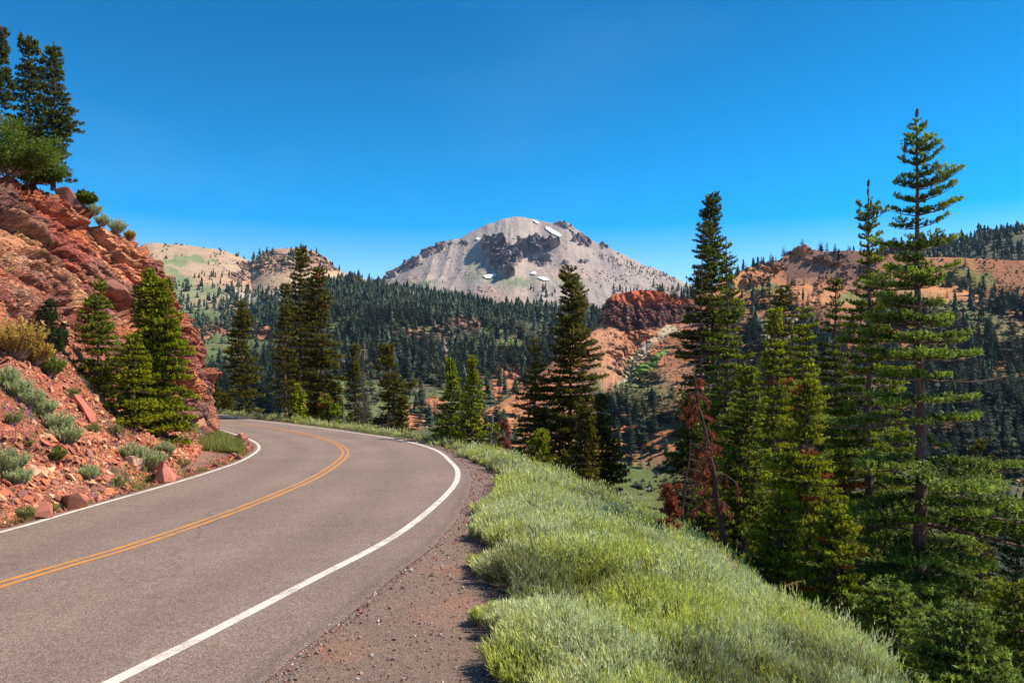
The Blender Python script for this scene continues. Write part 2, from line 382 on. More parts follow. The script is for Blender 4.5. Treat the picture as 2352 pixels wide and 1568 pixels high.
# grey volcano
MT = [(600, 760), (760, 705), (840, 672), (870, 648), (905, 624), (935, 602), (960, 585), (990, 572), (1020, 563), (1040, 553), (1060, 545), (1090, 530), (1120, 517), (1150, 505), (1178, 497), (1195, 497), (1220, 503), (1250, 511), (1272, 514), (1285, 513), (1303, 513), (1320, 525), (1345, 543), (1370, 560), (1400, 573), (1440, 592), (1480, 610), (1520, 625), (1550, 638), (1580, 652), (1640, 675), (1800, 740)]
uc = np.linspace(620, 1790, 760)
top = [(u, v, 3000) for u, v in MT]
P, tt = rails(uc, [[(600, 800, 1900), (1800, 800, 1900)], [(600, 780, 2150), (870, 705, 2150), (1180, 690, 2150), (1400, 700, 2150), (1800, 780, 2150)],
    [(u, v + (705 - v) * .42 if v < 705 else v + 4, 2650) for u, v in MT], top, [(u, v + 60, 3500) for u, v in MT]], [16, 110, 110, 14])
U, V = proj(P); X, Y, Z = P[..., 0], P[..., 1], P[..., 2]
crag = blob(U, V, [(1155, 590, 36, 34, 10), (1140, 566, 34, 14), (1202, 568, 12, 16), (1225, 564, 28, 19, -8), (1260, 561, 26, 9, 5), (1160, 612, 26, 18)])
rk = np.maximum(blob(U, V, [(1000, 575, 42, 14, -20), (950, 605, 36, 12, -28), (905, 635, 26, 10, -30), (1300, 522, 32, 12, 20), (1335, 552, 32, 12, 35), (1390, 566, 14, 10), (1340, 600, 16, 9), (1300, 610, 10, 7), (1430, 585, 14, 6), (1060, 560, 12, 8), (1240, 600, 30, 14, 20)]) * .8, 0)
near = sstep(2.0, .9, tt)[:, None] * 0 + 1
rid = fbm(X * .022, Z * .009, Y * .006, o=4, k=21, ridge=True); rid2 = fbm(X * .06, Z * .03, Y * .02, o=3, k=22, ridge=True)
gul = fbm(X * .008, Y * .0016, o=3, k=25)
soft = fbm(X * .004, Y * .004, o=4, k=26)
front = (tt < 3.0)[:, None] * 1.0
cr_ = sstep(.08, .42, crag) * front; rk_ = sstep(.22, .6, rk) * front
bk = blocks(X, Y, Z, .022, .35, 310)
disp = cr_ * (58 + 46 * bk + 26 * rid + 12 * rid2) + rk_ * (6 + 22 * bk + 10 * rid2)
P[..., 1] -= disp; P[..., 2] += fbm(X * .02, Y * .0035, o=4, k=29, ridge=True) * 6.5 * front + gul * 7 * front + soft * 9 * sstep(2.9, 2.3, tt)[:, None] + rk_ * (4 + 11 * bk) + cr_ * 10 * rid2 + fbm(X * .03, Y * .03, o=3, k=27) * 2.2
P[..., 0] += (cr_ * 12 + rk_ * 6) * fbm(X * .03, Z * .03, o=2, k=28)
c = np.zeros(X.shape + (3,)) + np.array([.345, .275, .235])
c = mixc(c, [.43, .345, .29], sstep(-.3, .5, fbm(X * .012, Y * .0022, o=4, k=31)))
c = mixc(c, [.25, .20, .205], sstep(.0, .5, fbm(X * .009, Y * .0018, o=4, k=32)) * .7)
c = mixc(c, [.43, .29, .22], sstep(.05, .5, fbm(X * .006, Z * .006, o=3, k=33)) * sstep(560, 680, V) * .8)
c = mixc(c, [.20, .23, .13], blob(U, V, [(1090, 625, 22, 30), (1110, 640, 50, 14), (1190, 645, 70, 14), (1310, 650, 60, 10), (970, 655, 60, 10)]) * (0.5 + .5 * sstep(-.3, .3, fbm(X * .02, Z * .02, k=34))))
rr = sstep(640, 700, V) * sstep(-.1, .4, fbm(X * .02, Z * .03, o=4, k=35)); c = mixc(c, [.20, .14, .12], rr * .6)
rockc = np.maximum(cr_, rk_); c = mixc(c, [.155, .11, .11], rockc * (.6 + .4 * sstep(-.5, .4, -bk)))
mountain = grid('mountain', P, ground_mat('volcanic_scree', ((.02, .12), (.09, .2)), ((.09, 5.0), (.25, 1.5))), c); tag(mountain, kind='structure')
MP, MU, MV = P, *proj(P)
TAL.append((P, front * (sstep(620, 680, V) + .3) * np.clip(fbm(X * .012, Y * .008, o=3, k=601) * 3, 0, 1), 2600, 6.0, [(.28, .21, .19), (.20, .14, .13), (.36, .28, .25)]))
wgt = sstep(655, 668, MV) * np.clip(fbm(X * .01, Y * .006, o=2, k=40) * 3 + .1, 0.02, 1) * front
forest.append((scatter(MP, wgt, 340, RNG), 20, 10, 'm'))
wgt = blob(MU, MV, [(1470, 622, 80, 12, 17), (1400, 600, 40, 8, 20), (960, 660, 60, 5, -15)]) * front
forest.append((scatter(MP, wgt, 170, RNG), 9, 4, 'm'))
# snow patches lying on the scree
def snow(label, pts, dy=0):
    poly = np.array(pts, float); cu, cv = poly.mean(0)
    ok = (MU > poly[:, 0].min() - 3) & (MU < poly[:, 0].max() + 3) & (MV > poly[:, 1].min() - 3) & (MV < poly[:, 1].max() + 3) & (MP[..., 1] < 3010)
    inside = np.zeros(MU.shape, bool); q = len(poly)
    for i in range(q):
        (x1, y1), (x2, y2) = poly[i], poly[(i + 1) % q]
        cnd = ((y1 > MV) != (y2 > MV)) & (MU < (x2 - x1) * (MV - y1) / (y2 - y1 + 1e-9) + x1); inside ^= cnd
    inside &= ok; T = []
    if inside.any():      # keep the one connected piece around the middle
        ii = np.argwhere(inside); s0 = ii[np.argmin(((np.stack([MU[inside], MV[inside]], 1) - (cu, cv)) ** 2).sum(1))]; keep = np.zeros_like(inside); keep[tuple(s0)] = True
        for _ in range(80):
            k2 = keep.copy(); k2[1:] |= keep[:-1]; k2[:-1] |= keep[1:]; k2[:, 1:] |= keep[:, :-1]; k2[:, :-1] |= keep[:, 1:]; keep = k2 & inside
        inside = keep
    lift = np.array([0, -2.0, 3.0])
    for r, cc in zip(*np.nonzero(inside[:-1, :-1])):
        a, b, d, e = MP[r, cc] + lift, MP[r, cc + 1] + lift, MP[r + 1, cc + 1] + lift, MP[r + 1, cc] + lift
        T += [[a, b, d], [a, d, e]]
    if T:
        o = soup('snow_patch', np.array(T), None, M_snow, origin=T[0][0]); tag(o, label, 'snow', 'snow patches on the mountain')
M_snow, _t, _b = newmat('snow'); _b.inputs['Base Color'].default_value = (.86, .87, .9, 1); _b.inputs['Roughness'].default_value = .6
snow('largest white snow patch at the foot of the dark mountain crag', [(1110, 636), (1118, 632), (1128, 633), (1140, 631), (1137, 637), (1125, 642), (1115, 641)])
snow('small white snow patch right of the crag foot, above its flat neighbour', [(1218, 630), (1224, 626), (1232, 627), (1230, 632), (1222, 633)])
snow('flat elongated white snow patch on the lower right mountain scree', [(1234, 639), (1245, 638), (1256, 641), (1262, 645), (1250, 647), (1240, 643)])
snow('long thin snow streak below the dark summit ridge', [(1253, 522), (1264, 526), (1278, 534), (1290, 543), (1284, 545.5), (1266, 537.5), (1253, 528)])
snow('short snow streak just right of the rounded summit', [(1222, 506), (1229, 508), (1238, 514), (1235, 516), (1226, 511)])
snow('tiny snow spot above the left end of the dark crag', [(1090, 550), (1097, 548), (1104, 550), (1098, 554)])

# tan and reddish hills on the left
LH = [(200, 640), (330, 560), (352, 557), (385, 560), (430, 563), (480, 570), (520, 578), (555, 591), (577, 603), (590, 590), (605, 580), (625, 573), (650, 569), (680, 570), (710, 575), (735, 583), (752, 592), (765, 606), (785, 624), (830, 638), (870, 655), (905, 663), (960, 690), (1060, 720)]
uc = np.linspace(210, 1055, 620)
P, tt = rails(uc, [[(200, 850, 900), (1060, 800, 900)], [(200, 760, 1100), (500, 745, 1100), (700, 690, 1100), (1060, 730, 1100)],
    [(u, v + 55, 1400) for u, v in LH], [(u, v, 1620) for u, v in LH], [(u, v + 60, 2000) for u, v in LH]], [60, 90, 110, 12])
U, V = proj(P); X, Y, Z = P[..., 0], P[..., 1], P[..., 2]; front = (tt <= 3.0)[:, None] * 1.0
rid = fbm(X * .035, Z * .02, Y * .01, o=4, k=41, ridge=True)
rkm = blob(U, V, [(610, 605, 34, 20), (650, 600, 60, 26), (720, 590, 34, 16, 20), (760, 612, 20, 12, 40), (565, 612, 30, 8, 10), (545, 630, 18, 14), (640, 680, 60, 16, -10), (830, 655, 60, 8, 15), (560, 618, 20, 14)])
rkx = sstep(.2, .38, fbm(X * .018, Z * .035, Y * .01, o=4, k=79)) * (tt < 2.8)[:, None] * sstep(500, 560, U)
rk_ = np.maximum(sstep(.2, .6, rkm), rkx * .5) * front
bk = blocks(X, Y, Z, .05, .5, 330)
P[..., 1] -= rk_ * (3 + 11 * bk + 6 * rid); P[..., 2] += rk_ * 3 * bk + fbm(X * .006, Y * .006, o=3, k=43) * 6 * sstep(3, 2.4, tt)[:, None] + fbm(X * .03, Y * .03, o=3, k=44) * 1.6
c = np.zeros(X.shape + (3,)) + np.array([.43, .30, .19])
g = sstep(-.15, .3, fbm(X * .006, Z * .02, o=3, k=45) + blob(U, V, [(450, 590, 80, 14, 5), (420, 600, 60, 12), (400, 640, 40, 20)]) * .8 - .15)
c = mixc(c, [.17, .23, .10], g * .85); c = mixc(c, [.42, .22, .15], sstep(.1, .6, blob(U, V, [(680, 600, 100, 34, 8), (520, 640, 80, 20)])) * sstep(-.3, .2, fbm(X * .03, Z * .03, o=3, k=46)) * .8)
c = mixc(c, [.45, .38, .33], sstep(.1, .6, blob(U, V, [(640, 683, 70, 20, -10), (560, 680, 40, 14)])))
c = mixc(c, [.20, .12, .10], rk_ * sstep(-.5, .3, -bk) * .85)
c = mixc(c, [.10, .14, .05], sstep(690, 730, V) * .8)
TAL.append((P, front * np.clip(fbm(X * .02, Z * .04, o=3, k=606) * 3, 0, 1) * (U > 480), 1200, 3.0, [(.42, .25, .18), (.2, .13, .11), (.5, .42, .36)]))
forest.append((scatter(P, front * np.clip(fbm(X * .02, Z * .03, o=3, k=607) * 3, 0, 1) * (U > 330), 500, RNG), 4, 1, 's'))
tag(grid('hills', P, ground_mat('hill_soil', ((.05, .18), (.25, .25)), ((.2, 2.0),)), c), kind='structure')
wt = (sstep(650, 672, V) * .9 + blob(U, V, [(650, 592, 80, 20), (740, 612, 30, 12, 30), (400, 650, 60, 14), (625, 590, 40, 16), (590, 605, 20, 16), (500, 606, 40, 8, 15), (430, 610, 30, 8), (480, 630, 60, 12), (560, 600, 30, 6, 15), (820, 640, 60, 8, 15), (720, 578, 40, 6, 10)]) * .5
      + sstep(700, 790, U) * sstep(640, 655, V)) * front * (.25 + np.clip(.5 + fbm(X * .012, Y * .008, o=2, k=47) * 2.5, 0, 1)) * (1 - .8 * sstep(.2, .6, blob(U, V, [(640, 683, 70, 18, -10)])))
wt *= (1 - sstep(708, 720, V) * (U < 620))
forest.append((scatter(P, wt, 1900, RNG), 12, 3.5, 'h'))

# forested hill in the middle and the slope down into the valley
FH = [(250, 760), (400, 738), (440, 742), (480, 735), (560, 728), (600, 725), (640, 712), (680, 690), (730, 665), (780, 655), (830, 655), (870, 664), (920, 675), (960, 683), (1010, 690), (1060, 697), (1100, 706), (1160, 712), (1230, 716), (1300, 720), (1360, 728), (1420, 738), (1500, 755), (1700, 830)]
uc = np.linspace(260, 1690, 620)
P, tt = rails(uc, [[(250, 1060, 290), (1700, 1200, 290)], [(250, 985, 350), (700, 975, 350), (1100, 1010, 370), (1700, 1090, 370)], [(250, 860, 560), (700, 850, 600), (1100, 870, 600), (1700, 930, 600)],
    [(u, v + (860 - v) * .45, 820) for u, v in FH], [(u, v, 1050) for u, v in FH], [(u, v + 50, 1300) for u, v in FH]], [10, 90, 90, 90, 10])
U, V = proj(P); X, Y, Z = P[..., 0], P[..., 1], P[..., 2]; front = (tt <= 4.0)[:, None] * 1.0
rid = fbm(X * .06, Z * .05, Y * .02, o=4, k=51, ridge=True)
rkm = blob(U, V, [(1060, 745, 46, 26, 5), (1020, 760, 30, 18), (930, 770, 50, 20, -5), (870, 775, 30, 14), (540, 748, 90, 14, -5), (480, 748, 40, 12), (610, 760, 30, 12), (1170, 860, 30, 30), (820, 760, 20, 10)])
rkx = sstep(.18, .36, fbm(X * .03, Z * .05, Y * .02, o=4, k=78)) * sstep(1.4, 2.0, tt)[:, None] * (tt < 3.7)[:, None]
rk_ = np.maximum(sstep(.15, .5, rkm), rkx * .6) * front
bk = blocks(X, Y, Z, .07, .6, 350)
P[..., 1] -= rk_ * (3 + 9 * bk + 4 * rid); P[..., 2] += rk_ * 2.5 * bk + fbm(X * .007, Y * .007, o=4, k=53) * 7 * sstep(4, 3.4, tt)[:, None] + fbm(X * .05, Y * .05, o=3, k=54) * .9
c = np.zeros(X.shape + (3,)) + np.array([.075, .08, .045])
c = mixc(c, [.14, .16, .05], sstep(0, .4, fbm(X * .02, Y * .02, o=5, k=55)) * .8)
c = mixc(c, [.30, .16, .09], sstep(.15, .5, fbm(X * .03, Y * .03, o=5, k=56)) * .7)
c = mixc(c, [.13, .17, .06], sstep(.0, .6, blob(U, V, [(520, 830, 110, 60, -10), (480, 790, 60, 30), (760, 890, 60, 50)])) * .8)
c = mixc(c, [.52, .22, .10], sstep(.1, .5, blob(U, V, [(540, 748, 90, 12, -5), (610, 765, 30, 10), (480, 752, 50, 9), (460, 778, 60, 5, -35)])) * .85)
c = mixc(c, [.50, .19, .09], sstep(.1, .5, blob(U, V, [(1170, 870, 40, 40), (1130, 900, 30, 20), (1240, 940, 40, 50), (940, 960, 40, 30), (1000, 930, 30, 20)])) * .85)
c = mixc(c, [.20, .26, .05], sstep(.1, .5, blob(U, V, [(1160, 790, 40, 10), (1130, 760, 30, 10), (990, 725, 30, 8), (880, 790, 40, 8)])) * .7)
c = mixc(c, [.10, .125, .035], sstep(1030, 1060, V)); c = mixc(c, [.13, .09, .09], rk_ * sstep(-.5, .4, -rid) * .7)
c = mixc(c, [.33, .16, .12], rk_ * sstep(.1, .6, rid) * .6)
TAL.append((P, front * np.clip(fbm(X * .03, Z * .05, o=3, k=604) * 3, 0, 1) * (tt > .15)[:, None], 2500, 1.6, [(.30, .15, .10), (.2, .12, .1), (.4, .3, .24)]))
forest.append((scatter(P, front * np.clip(fbm(X * .03, Y * .03, o=3, k=605) * 3 + .2, 0, 1) * (tt > .15)[:, None], 2600, RNG), 2.2, 1, 's'))
tag(grid('forest_hill', P, ground_mat('forest_soil', ((.1, .25), (.5, .25)), ((.4, .8),)), c), kind='structure')
open_ = sstep(.0, .5, blob(U, V, [(520, 800, 110, 60, -15), (470, 760, 70, 40), (1060, 750, 40, 20), (930, 772, 40, 14), (1160, 790, 40, 10), (1170, 870, 26, 26)]))
wt = (1 - .90 * open_) * front * np.clip(.62 + fbm(X * .014, Y * .010, o=4, k=57) * 1.8, .16, 1) * sstep(1000, 985, V) * sstep(.95, 1.1, tt)[:, None]
wt *= 1 - .25 * sstep(3.3, 2.2, tt)[:, None] * sstep(1.2, 2.2, tt)[:, None]
forest.append((scatter(P, wt * (1 + 1.2 * sstep(3.0, 3.7, tt)[:, None]), 9800, RNG), 12.5, 3.4, 'f'))

# right ridge with the red knob
TR = [(1080, 960), (1150, 925), (1220, 880), (1300, 800), (1350, 765), (1376, 738), (1384, 700), (1400, 680), (1430, 671), (1470, 667), (1500, 670), (1530, 678), (1560, 688), (1590, 680), (1640, 655), (1700, 622), (1740, 606), (1790, 597), (1808, 578), (1835, 563), (1862, 570), (1890, 578), (1950, 574), (2010, 580), (2060, 585), (2120, 590), (2200, 592), (2352, 600), (2500, 610), (2900, 640)]
TRy = [(1080, 430), (1300, 520), (1376, 590), (1600, 640), (1800, 720), (2500, 720), (2900, 700)]
yr = lambda u: float(np.interp(u, *np.array(TRy, float).T))
KF = [(1080, 962), (1150, 930), (1220, 890), (1300, 815), (1350, 785), (1376, 770), (1400, 757), (1470, 757), (1540, 748), (1590, 728), (1640, 705), (1700, 672), (1740, 660), (1800, 640), (1900, 640), (2352, 670), (2900, 700)]
uc = np.linspace(1090, 2880, 900)
P, tt = rails(uc, [[(1080, 1150, 290), (1400, 1150, 290), (1700, 1200, 260), (2900, 1300, 240)], [(1080, 1060, 340), (1300, 1080, 340), (1450, 1105, 345), (1560, 1090, 335), (1700, 1060, 330), (2900, 1050, 320)],
    [(1080, 985, 400), (1250, 945, 440), (1380, 900, 470), (1480, 870, 500), (1600, 850, 500), (2000, 830, 500), (2900, 850, 480)],
    [(u, v, yr(u) - 22) for u, v in KF], [(u, v, yr(u)) for u, v in TR], [(u, v + 22, yr(u) + 60) for u, v in TR], [(u, v + 120, yr(u) + 250) for u, v in TR]], [8, 80, 130, 120, 10, 8])
U, V = proj(P); X, Y, Z = P[..., 0], P[..., 1], P[..., 2]; front = (tt <= 4.0)[:, None] * 1.0
rid = fbm(X * .06, Z * .05, Y * .03, o=4, k=61, ridge=True); rid2 = fbm(X * .16, Z * .14, Y * .1, o=3, k=62, ridge=True)
knob = sstep(.1, .3, blob(U, V, [(1470, 712, 96, 52), (1545, 716, 64, 34)])) * (tt > 2.9)[:, None] * (tt <= 4)[:, None]
rkm = blob(U, V, [(1832, 576, 30, 16), (1900, 603, 30, 10), (1870, 598, 30, 10), (1780, 615, 26, 12), (1740, 640, 30, 10), (1640, 690, 20, 8), (1935, 640, 20, 16), (1880, 660, 16, 16), (1480, 910, 60, 18, 12), (1560, 905, 40, 20), (1460, 820, 60, 60), (2060, 625, 20, 16), (2200, 640, 30, 12), (1990, 620, 24, 8)])
rkx = sstep(.16, .34, fbm(X * .035, Z * .06, Y * .02, o=4, k=77)) * sstep(1.4, 2.0, tt)[:, None] * (tt < 3.9)[:, None]
rk_ = np.maximum(sstep(.15, .5, rkm), rkx * .55) * front
gul = sstep(.1, .5, blob(U, V, [(1440, 830, 16, 60, 25)]))
bk = blocks(X, Y, Z, .09, .5, 370); bk2 = blocks(X, Y, Z, .12, .25, 390)
P[..., 1] -= rk_ * (2.0 + 5.5 * bk + 1.5 * rid2) + knob * (3 + 5 * bk2 + 5 * rid)
P[..., 2] += rk_ * 1.5 * bk + fbm(X * .035, Y * .01, o=4, k=76, ridge=True) * 1.6 * (tt < 3)[:, None] + fbm(X * .012, Y * .012, o=4, k=63) * 5 * sstep(4, 3.2, tt)[:, None] * (1 - knob) + fbm(X * .07, Y * .07, o=3, k=64) * .8 - gul * 3 * front + (tt >= 3.6)[:, None] * fbm(X * .05, Y * .01, o=3, k=66) * 1.2
c = np.zeros(X.shape + (3,)) + np.array([.42, .17, .08])
c = mixc(c, [.23, .12, .085], sstep(.0, .4, fbm(X * .02, Z * .03, o=4, k=65)))
c = mixc(c, [.54, .24, .10], sstep(.05, .4, fbm(X * .02, Z * .05, o=5, k=67)) * .8)
c = mixc(c, [.13, .16, .055], sstep(.02, .3, fbm(X * .012, Z * .02, o=4, k=68)) * sstep(600, 700, V) * .75)
c = mixc(c, [.085, .085, .05], sstep(1620, 1720, U) * sstep(690, 760, V) * .75 * sstep(-.5, .2, fbm(X * .03, Z * .05, o=4, k=75)))
c = mixc(c, [.17, .20, .06], sstep(.1, .5, blob(U, V, [(2230, 640, 60, 26, 15), (1760, 665, 50, 14), (1950, 690, 40, 14)])) * .8)
c = mixc(c, [.14, .15, .07], sstep(1030, 1075, V) * .8)
c = mixc(c, [.10, .125, .03], sstep(1070, 1092, V + 10 * fbm(X * .05, Y * .05, k=78)) * .85 * sstep(1680, 1600, U)); c = mixc(c, [.10, .09, .05], sstep(1060, 1090, V) * sstep(1600, 1680, U))
c = mixc(c, [.50, .24, .13], sstep(.1, .6, blob(U, V, [(1390, 800, 50, 50), (1400, 850, 26, 60)])) * .8)
c = mixc(c, [.47, .40, .27], sstep(.12, .45, blob(U, V, [(1475, 805, 40, 16, -35), (1450, 840, 22, 30, 10), (1425, 870, 10, 40, 25), (1530, 775, 30, 12, -30), (1800, 745, 40, 10), (1760, 770, 30, 20)]) + rid * .06) * .9)
c = mixc(c, [.14, .25, .04], sstep(.1, .5, blob(U, V, [(1478, 838, 50, 9, -32), (1520, 812, 30, 8, -30)])) * .95)
c = mixc(c, [.12, .075, .07], rk_ * sstep(-.35, .35, -rid) * sstep(.0, .1, np.abs(U - 1460) - 62) * .85)
c = mixc(c, [.155, .062, .055], knob); c = mixc(c, [.52, .13, .06], knob * sstep(712, 690, V + 14 * rid + (U - 1470) * -.02) * sstep(-.7, .3, rid2 + .3))  # purple-brown face, with its shade and the shadowed right slope painted in; red top
TAL.append((P, front * np.clip(fbm(X * .03, Z * .05, o=3, k=602) * 3 + .2, .03, 1) * (tt > .15)[:, None], 5200, 1.5, [(.34, .15, .09), (.16, .09, .075), (.50, .24, .12), (.12, .13, .06)]))
forest.append((scatter(P, front * np.clip(fbm(X * .03, Z * .05, o=3, k=603) * 3 + .1, 0, 1) * (tt > .15)[:, None] * (1 - knob), 2600, RNG), 1.9, 1, 's'))
ridge_m = ground_mat('ridge_soil', ((.1, .22), (.5, .28)), ((.35, 1.2), (1.2, .3)))
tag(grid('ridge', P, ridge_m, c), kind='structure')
fz = fbm(X * .02, Z * .03, o=3, k=69)
wt = front * (.06 + 1.2 * sstep(1600, 1700, U) * sstep(670, 740, V) * (1 - .7 * sstep(.1, .5, blob(U, V, [(1980, 700, 80, 20), (1780, 745, 80, 24)])))
      + .9 * sstep(.1, .4, blob(U, V, [(1480, 990, 90, 60, 10), (1400, 960, 40, 50), (1560, 1000, 60, 60)])) + .5 * sstep(1900, 2050, U) * sstep(600, 720, V)
      + .25 * sstep(.1, .5, blob(U, V, [(1780, 660, 140, 24, -8)]))) * np.clip(.6 + fz * 1.6, .05, 1)
wt *= (1 - .97 * knob) * (1 - .9 * sstep(.1, .4, blob(U, V, [(1440, 830, 60, 50)]))) * sstep(1100, 1085, V)
forest.append((scatter(P, wt, 4200, RNG), 11.0, 2.8, 'r'))
# scattered clumps and dark ledges
# conifers on the valley slope behind the roadside group
_r = np.random.default_rng(77); _y = _r.uniform(55, 330, 6000); _u = _r.uniform(1620, 2500, 6000); _x = (_u - 1176) * _y / F
_dc = sdist(_x, _y, CREST); _k = (_dc > 38) & (_r.random(6000) < (_y / 330) ** 1.0); _x, _y = _x[_k][:1100], _y[_k][:1100]
forest.append((np.stack([_x, _y, ground_z(_x, _y)], 1), 8.0, 2, 'g'))
_y = _r.uniform(150, 460, 5000); _u = _r.uniform(1330, 1640, 5000); _x = (_u - 1176) * _y / F; _k = (sdist(_x, _y, CREST) > 45) & (fbm(_x * .03, _y * .03, o=3, k=610) > .05); _x, _y = _x[_k], _y[_k]
forest.append((np.stack([_x, _y, ground_z(_x, _y)], 1)[:900], 1.5, 1, 's'))
# trees along the ridge line
sk = (np.abs(tt - 4.0) < .12)[:, None] * (1.0 * blob(U, V, [(1560, 690, 60, 40), (1760, 605, 40, 30), (1885, 575, 12, 20), (1945, 570, 30, 20), (2060, 580, 60, 30), (1700, 620, 60, 40)]) + .02)
forest.append((scatter(P, sk, 75, RNG), 9.5, 2.5, 'k'))
# forested ridge behind on the far right
BR = [(1500, 700), (1700, 640), (1900, 600), (2000, 585), (2060, 572), (2130, 562), (2200, 562), (2230, 548), (2260, 540), (2300, 534), (2352, 530), (2500, 515), (2900, 500)]
uc = np.linspace(1510, 2880, 300)
P, tt = rails(uc, [[(u, 740, 800) for u in (1500, 2900)], [(u, v, 1060) for u, v in BR], [(u, v + 60, 1400) for u, v in BR]], [70, 12])
U, V = proj(P); X, Y, Z = P[..., 0], P[..., 1], P[..., 2]
P[..., 2] += fbm(X * .01, Y * .01, o=3, k=71) * 3
c = np.zeros(X.shape + (3,)) + np.array([.085, .085, .055]); c = mixc(c, [.25, .15, .10], sstep(.15, .5, fbm(X * .02, Y * .02, k=72)))
tag(grid('far_ridge', P, ridge_m, c), kind='structure')
wt = (tt <= 1.02)[:, None] * (1 + 2 * (tt > .9)[:, None]) * sstep(1980, 2100, U) * (.3 + .7 * sstep(-.3, .1, fbm(X * .015, Y * .01, o=2, k=73)))
forest.append((scatter(P, wt, 1500, RNG), 12.0, 3, 'b'))

# ------------------------------------------------------------------ red rock cut on the left
def Pg(u, v): y = F * CAMH / (v - HOR); return [(u - 1176) * y / F, y, 0.0]
def Pw(u, v, y): return [(u - 1176) * y / F, y, CAMH + (HOR - v) * y / F]
TOE = [[-13.5, -14, 0], [-10.6, -5, 0], [-9.3, 3, 0], [-8.6, 9, 0], Pg(0, 1212), Pg(100, 1184), Pg(200, 1155), Pg(300, 1124), Pg(370, 1098), Pg(420, 1072), Pg(455, 1042), Pg(476, 1016), Pg(484, 1000), [-18.6, 42.5, 0], [-23.5, 48.5, 0], [-31, 59, 0], [-40, 68, 0]]
SCR = [[-18, -14, 4.2], [-15.6, -5, 4.2], [-14.3, 5, 4.1], [-14.0, 13, 4.0], Pw(0, 740, 20), Pw(100, 765, 22), Pw(200, 815, 25), Pw(300, 890, 27.5), Pw(380, 945, 29.5), Pw(430, 965, 31.5), Pw(462, 975, 33), Pw(476, 985, 34), Pw(483, 994, 34.7), [-19.3, 42.2, .8], [-24.4, 48.3, 1], [-32, 59, 1], [-41, 68, 1]]
MID = [[-24, -14, 7.5], [-20.5, -5, 7.4], [-18.3, 8, 7.2], [-17.6, 16, 6.9], Pw(0, 570, 24.5), Pw(105, 590, 27), Pw(200, 640, 30), Pw(295, 700, 32.6), Pw(370, 755, 34.6), Pw(432, 850, 35.4), Pw(460, 915, 35.6), Pw(474, 960, 35.6), Pw(482, 986, 35.5), [-19.6, 42, 2.6], [-24.8, 48, 4], [-32.5, 59, 5], [-42, 68, 5]]
CRE = [[-30, -14, 11], [-27, -4, 11], [-24, 10, 11], [-22, 20, 10.6], Pw(0, 402, 30), Pw(100, 414, 32), Pw(195, 472, 34), Pw(285, 530, 35.5), Pw(352, 578, 36.8), Pw(408, 680, 37.2), Pw(440, 790, 37.2), Pw(462, 880, 36.8), Pw(479, 975, 36.2), [-20.2, 43, 4.4], [-26.5, 50, 8], [-36, 60, 9], [-46, 69, 9]]
BCK = [[-44, -14, 13], [-42, -4, 13.5], [-38, 14, 14], [-34, 28, 14], [-30, 40, 13.2], [-29, 42, 12.4], [-27, 44, 11.2], [-25.5, 45.5, 9.8], [-24, 46.5, 8.6], [-22.5, 46.5, 7], [-21.8, 46, 5.5], [-21.3, 45.5, 4.8], [-21, 45, 4.6], [-23.5, 47, 7], [-30, 54, 9.5], [-40, 63, 10.5], [-52, 71, 10.5]]
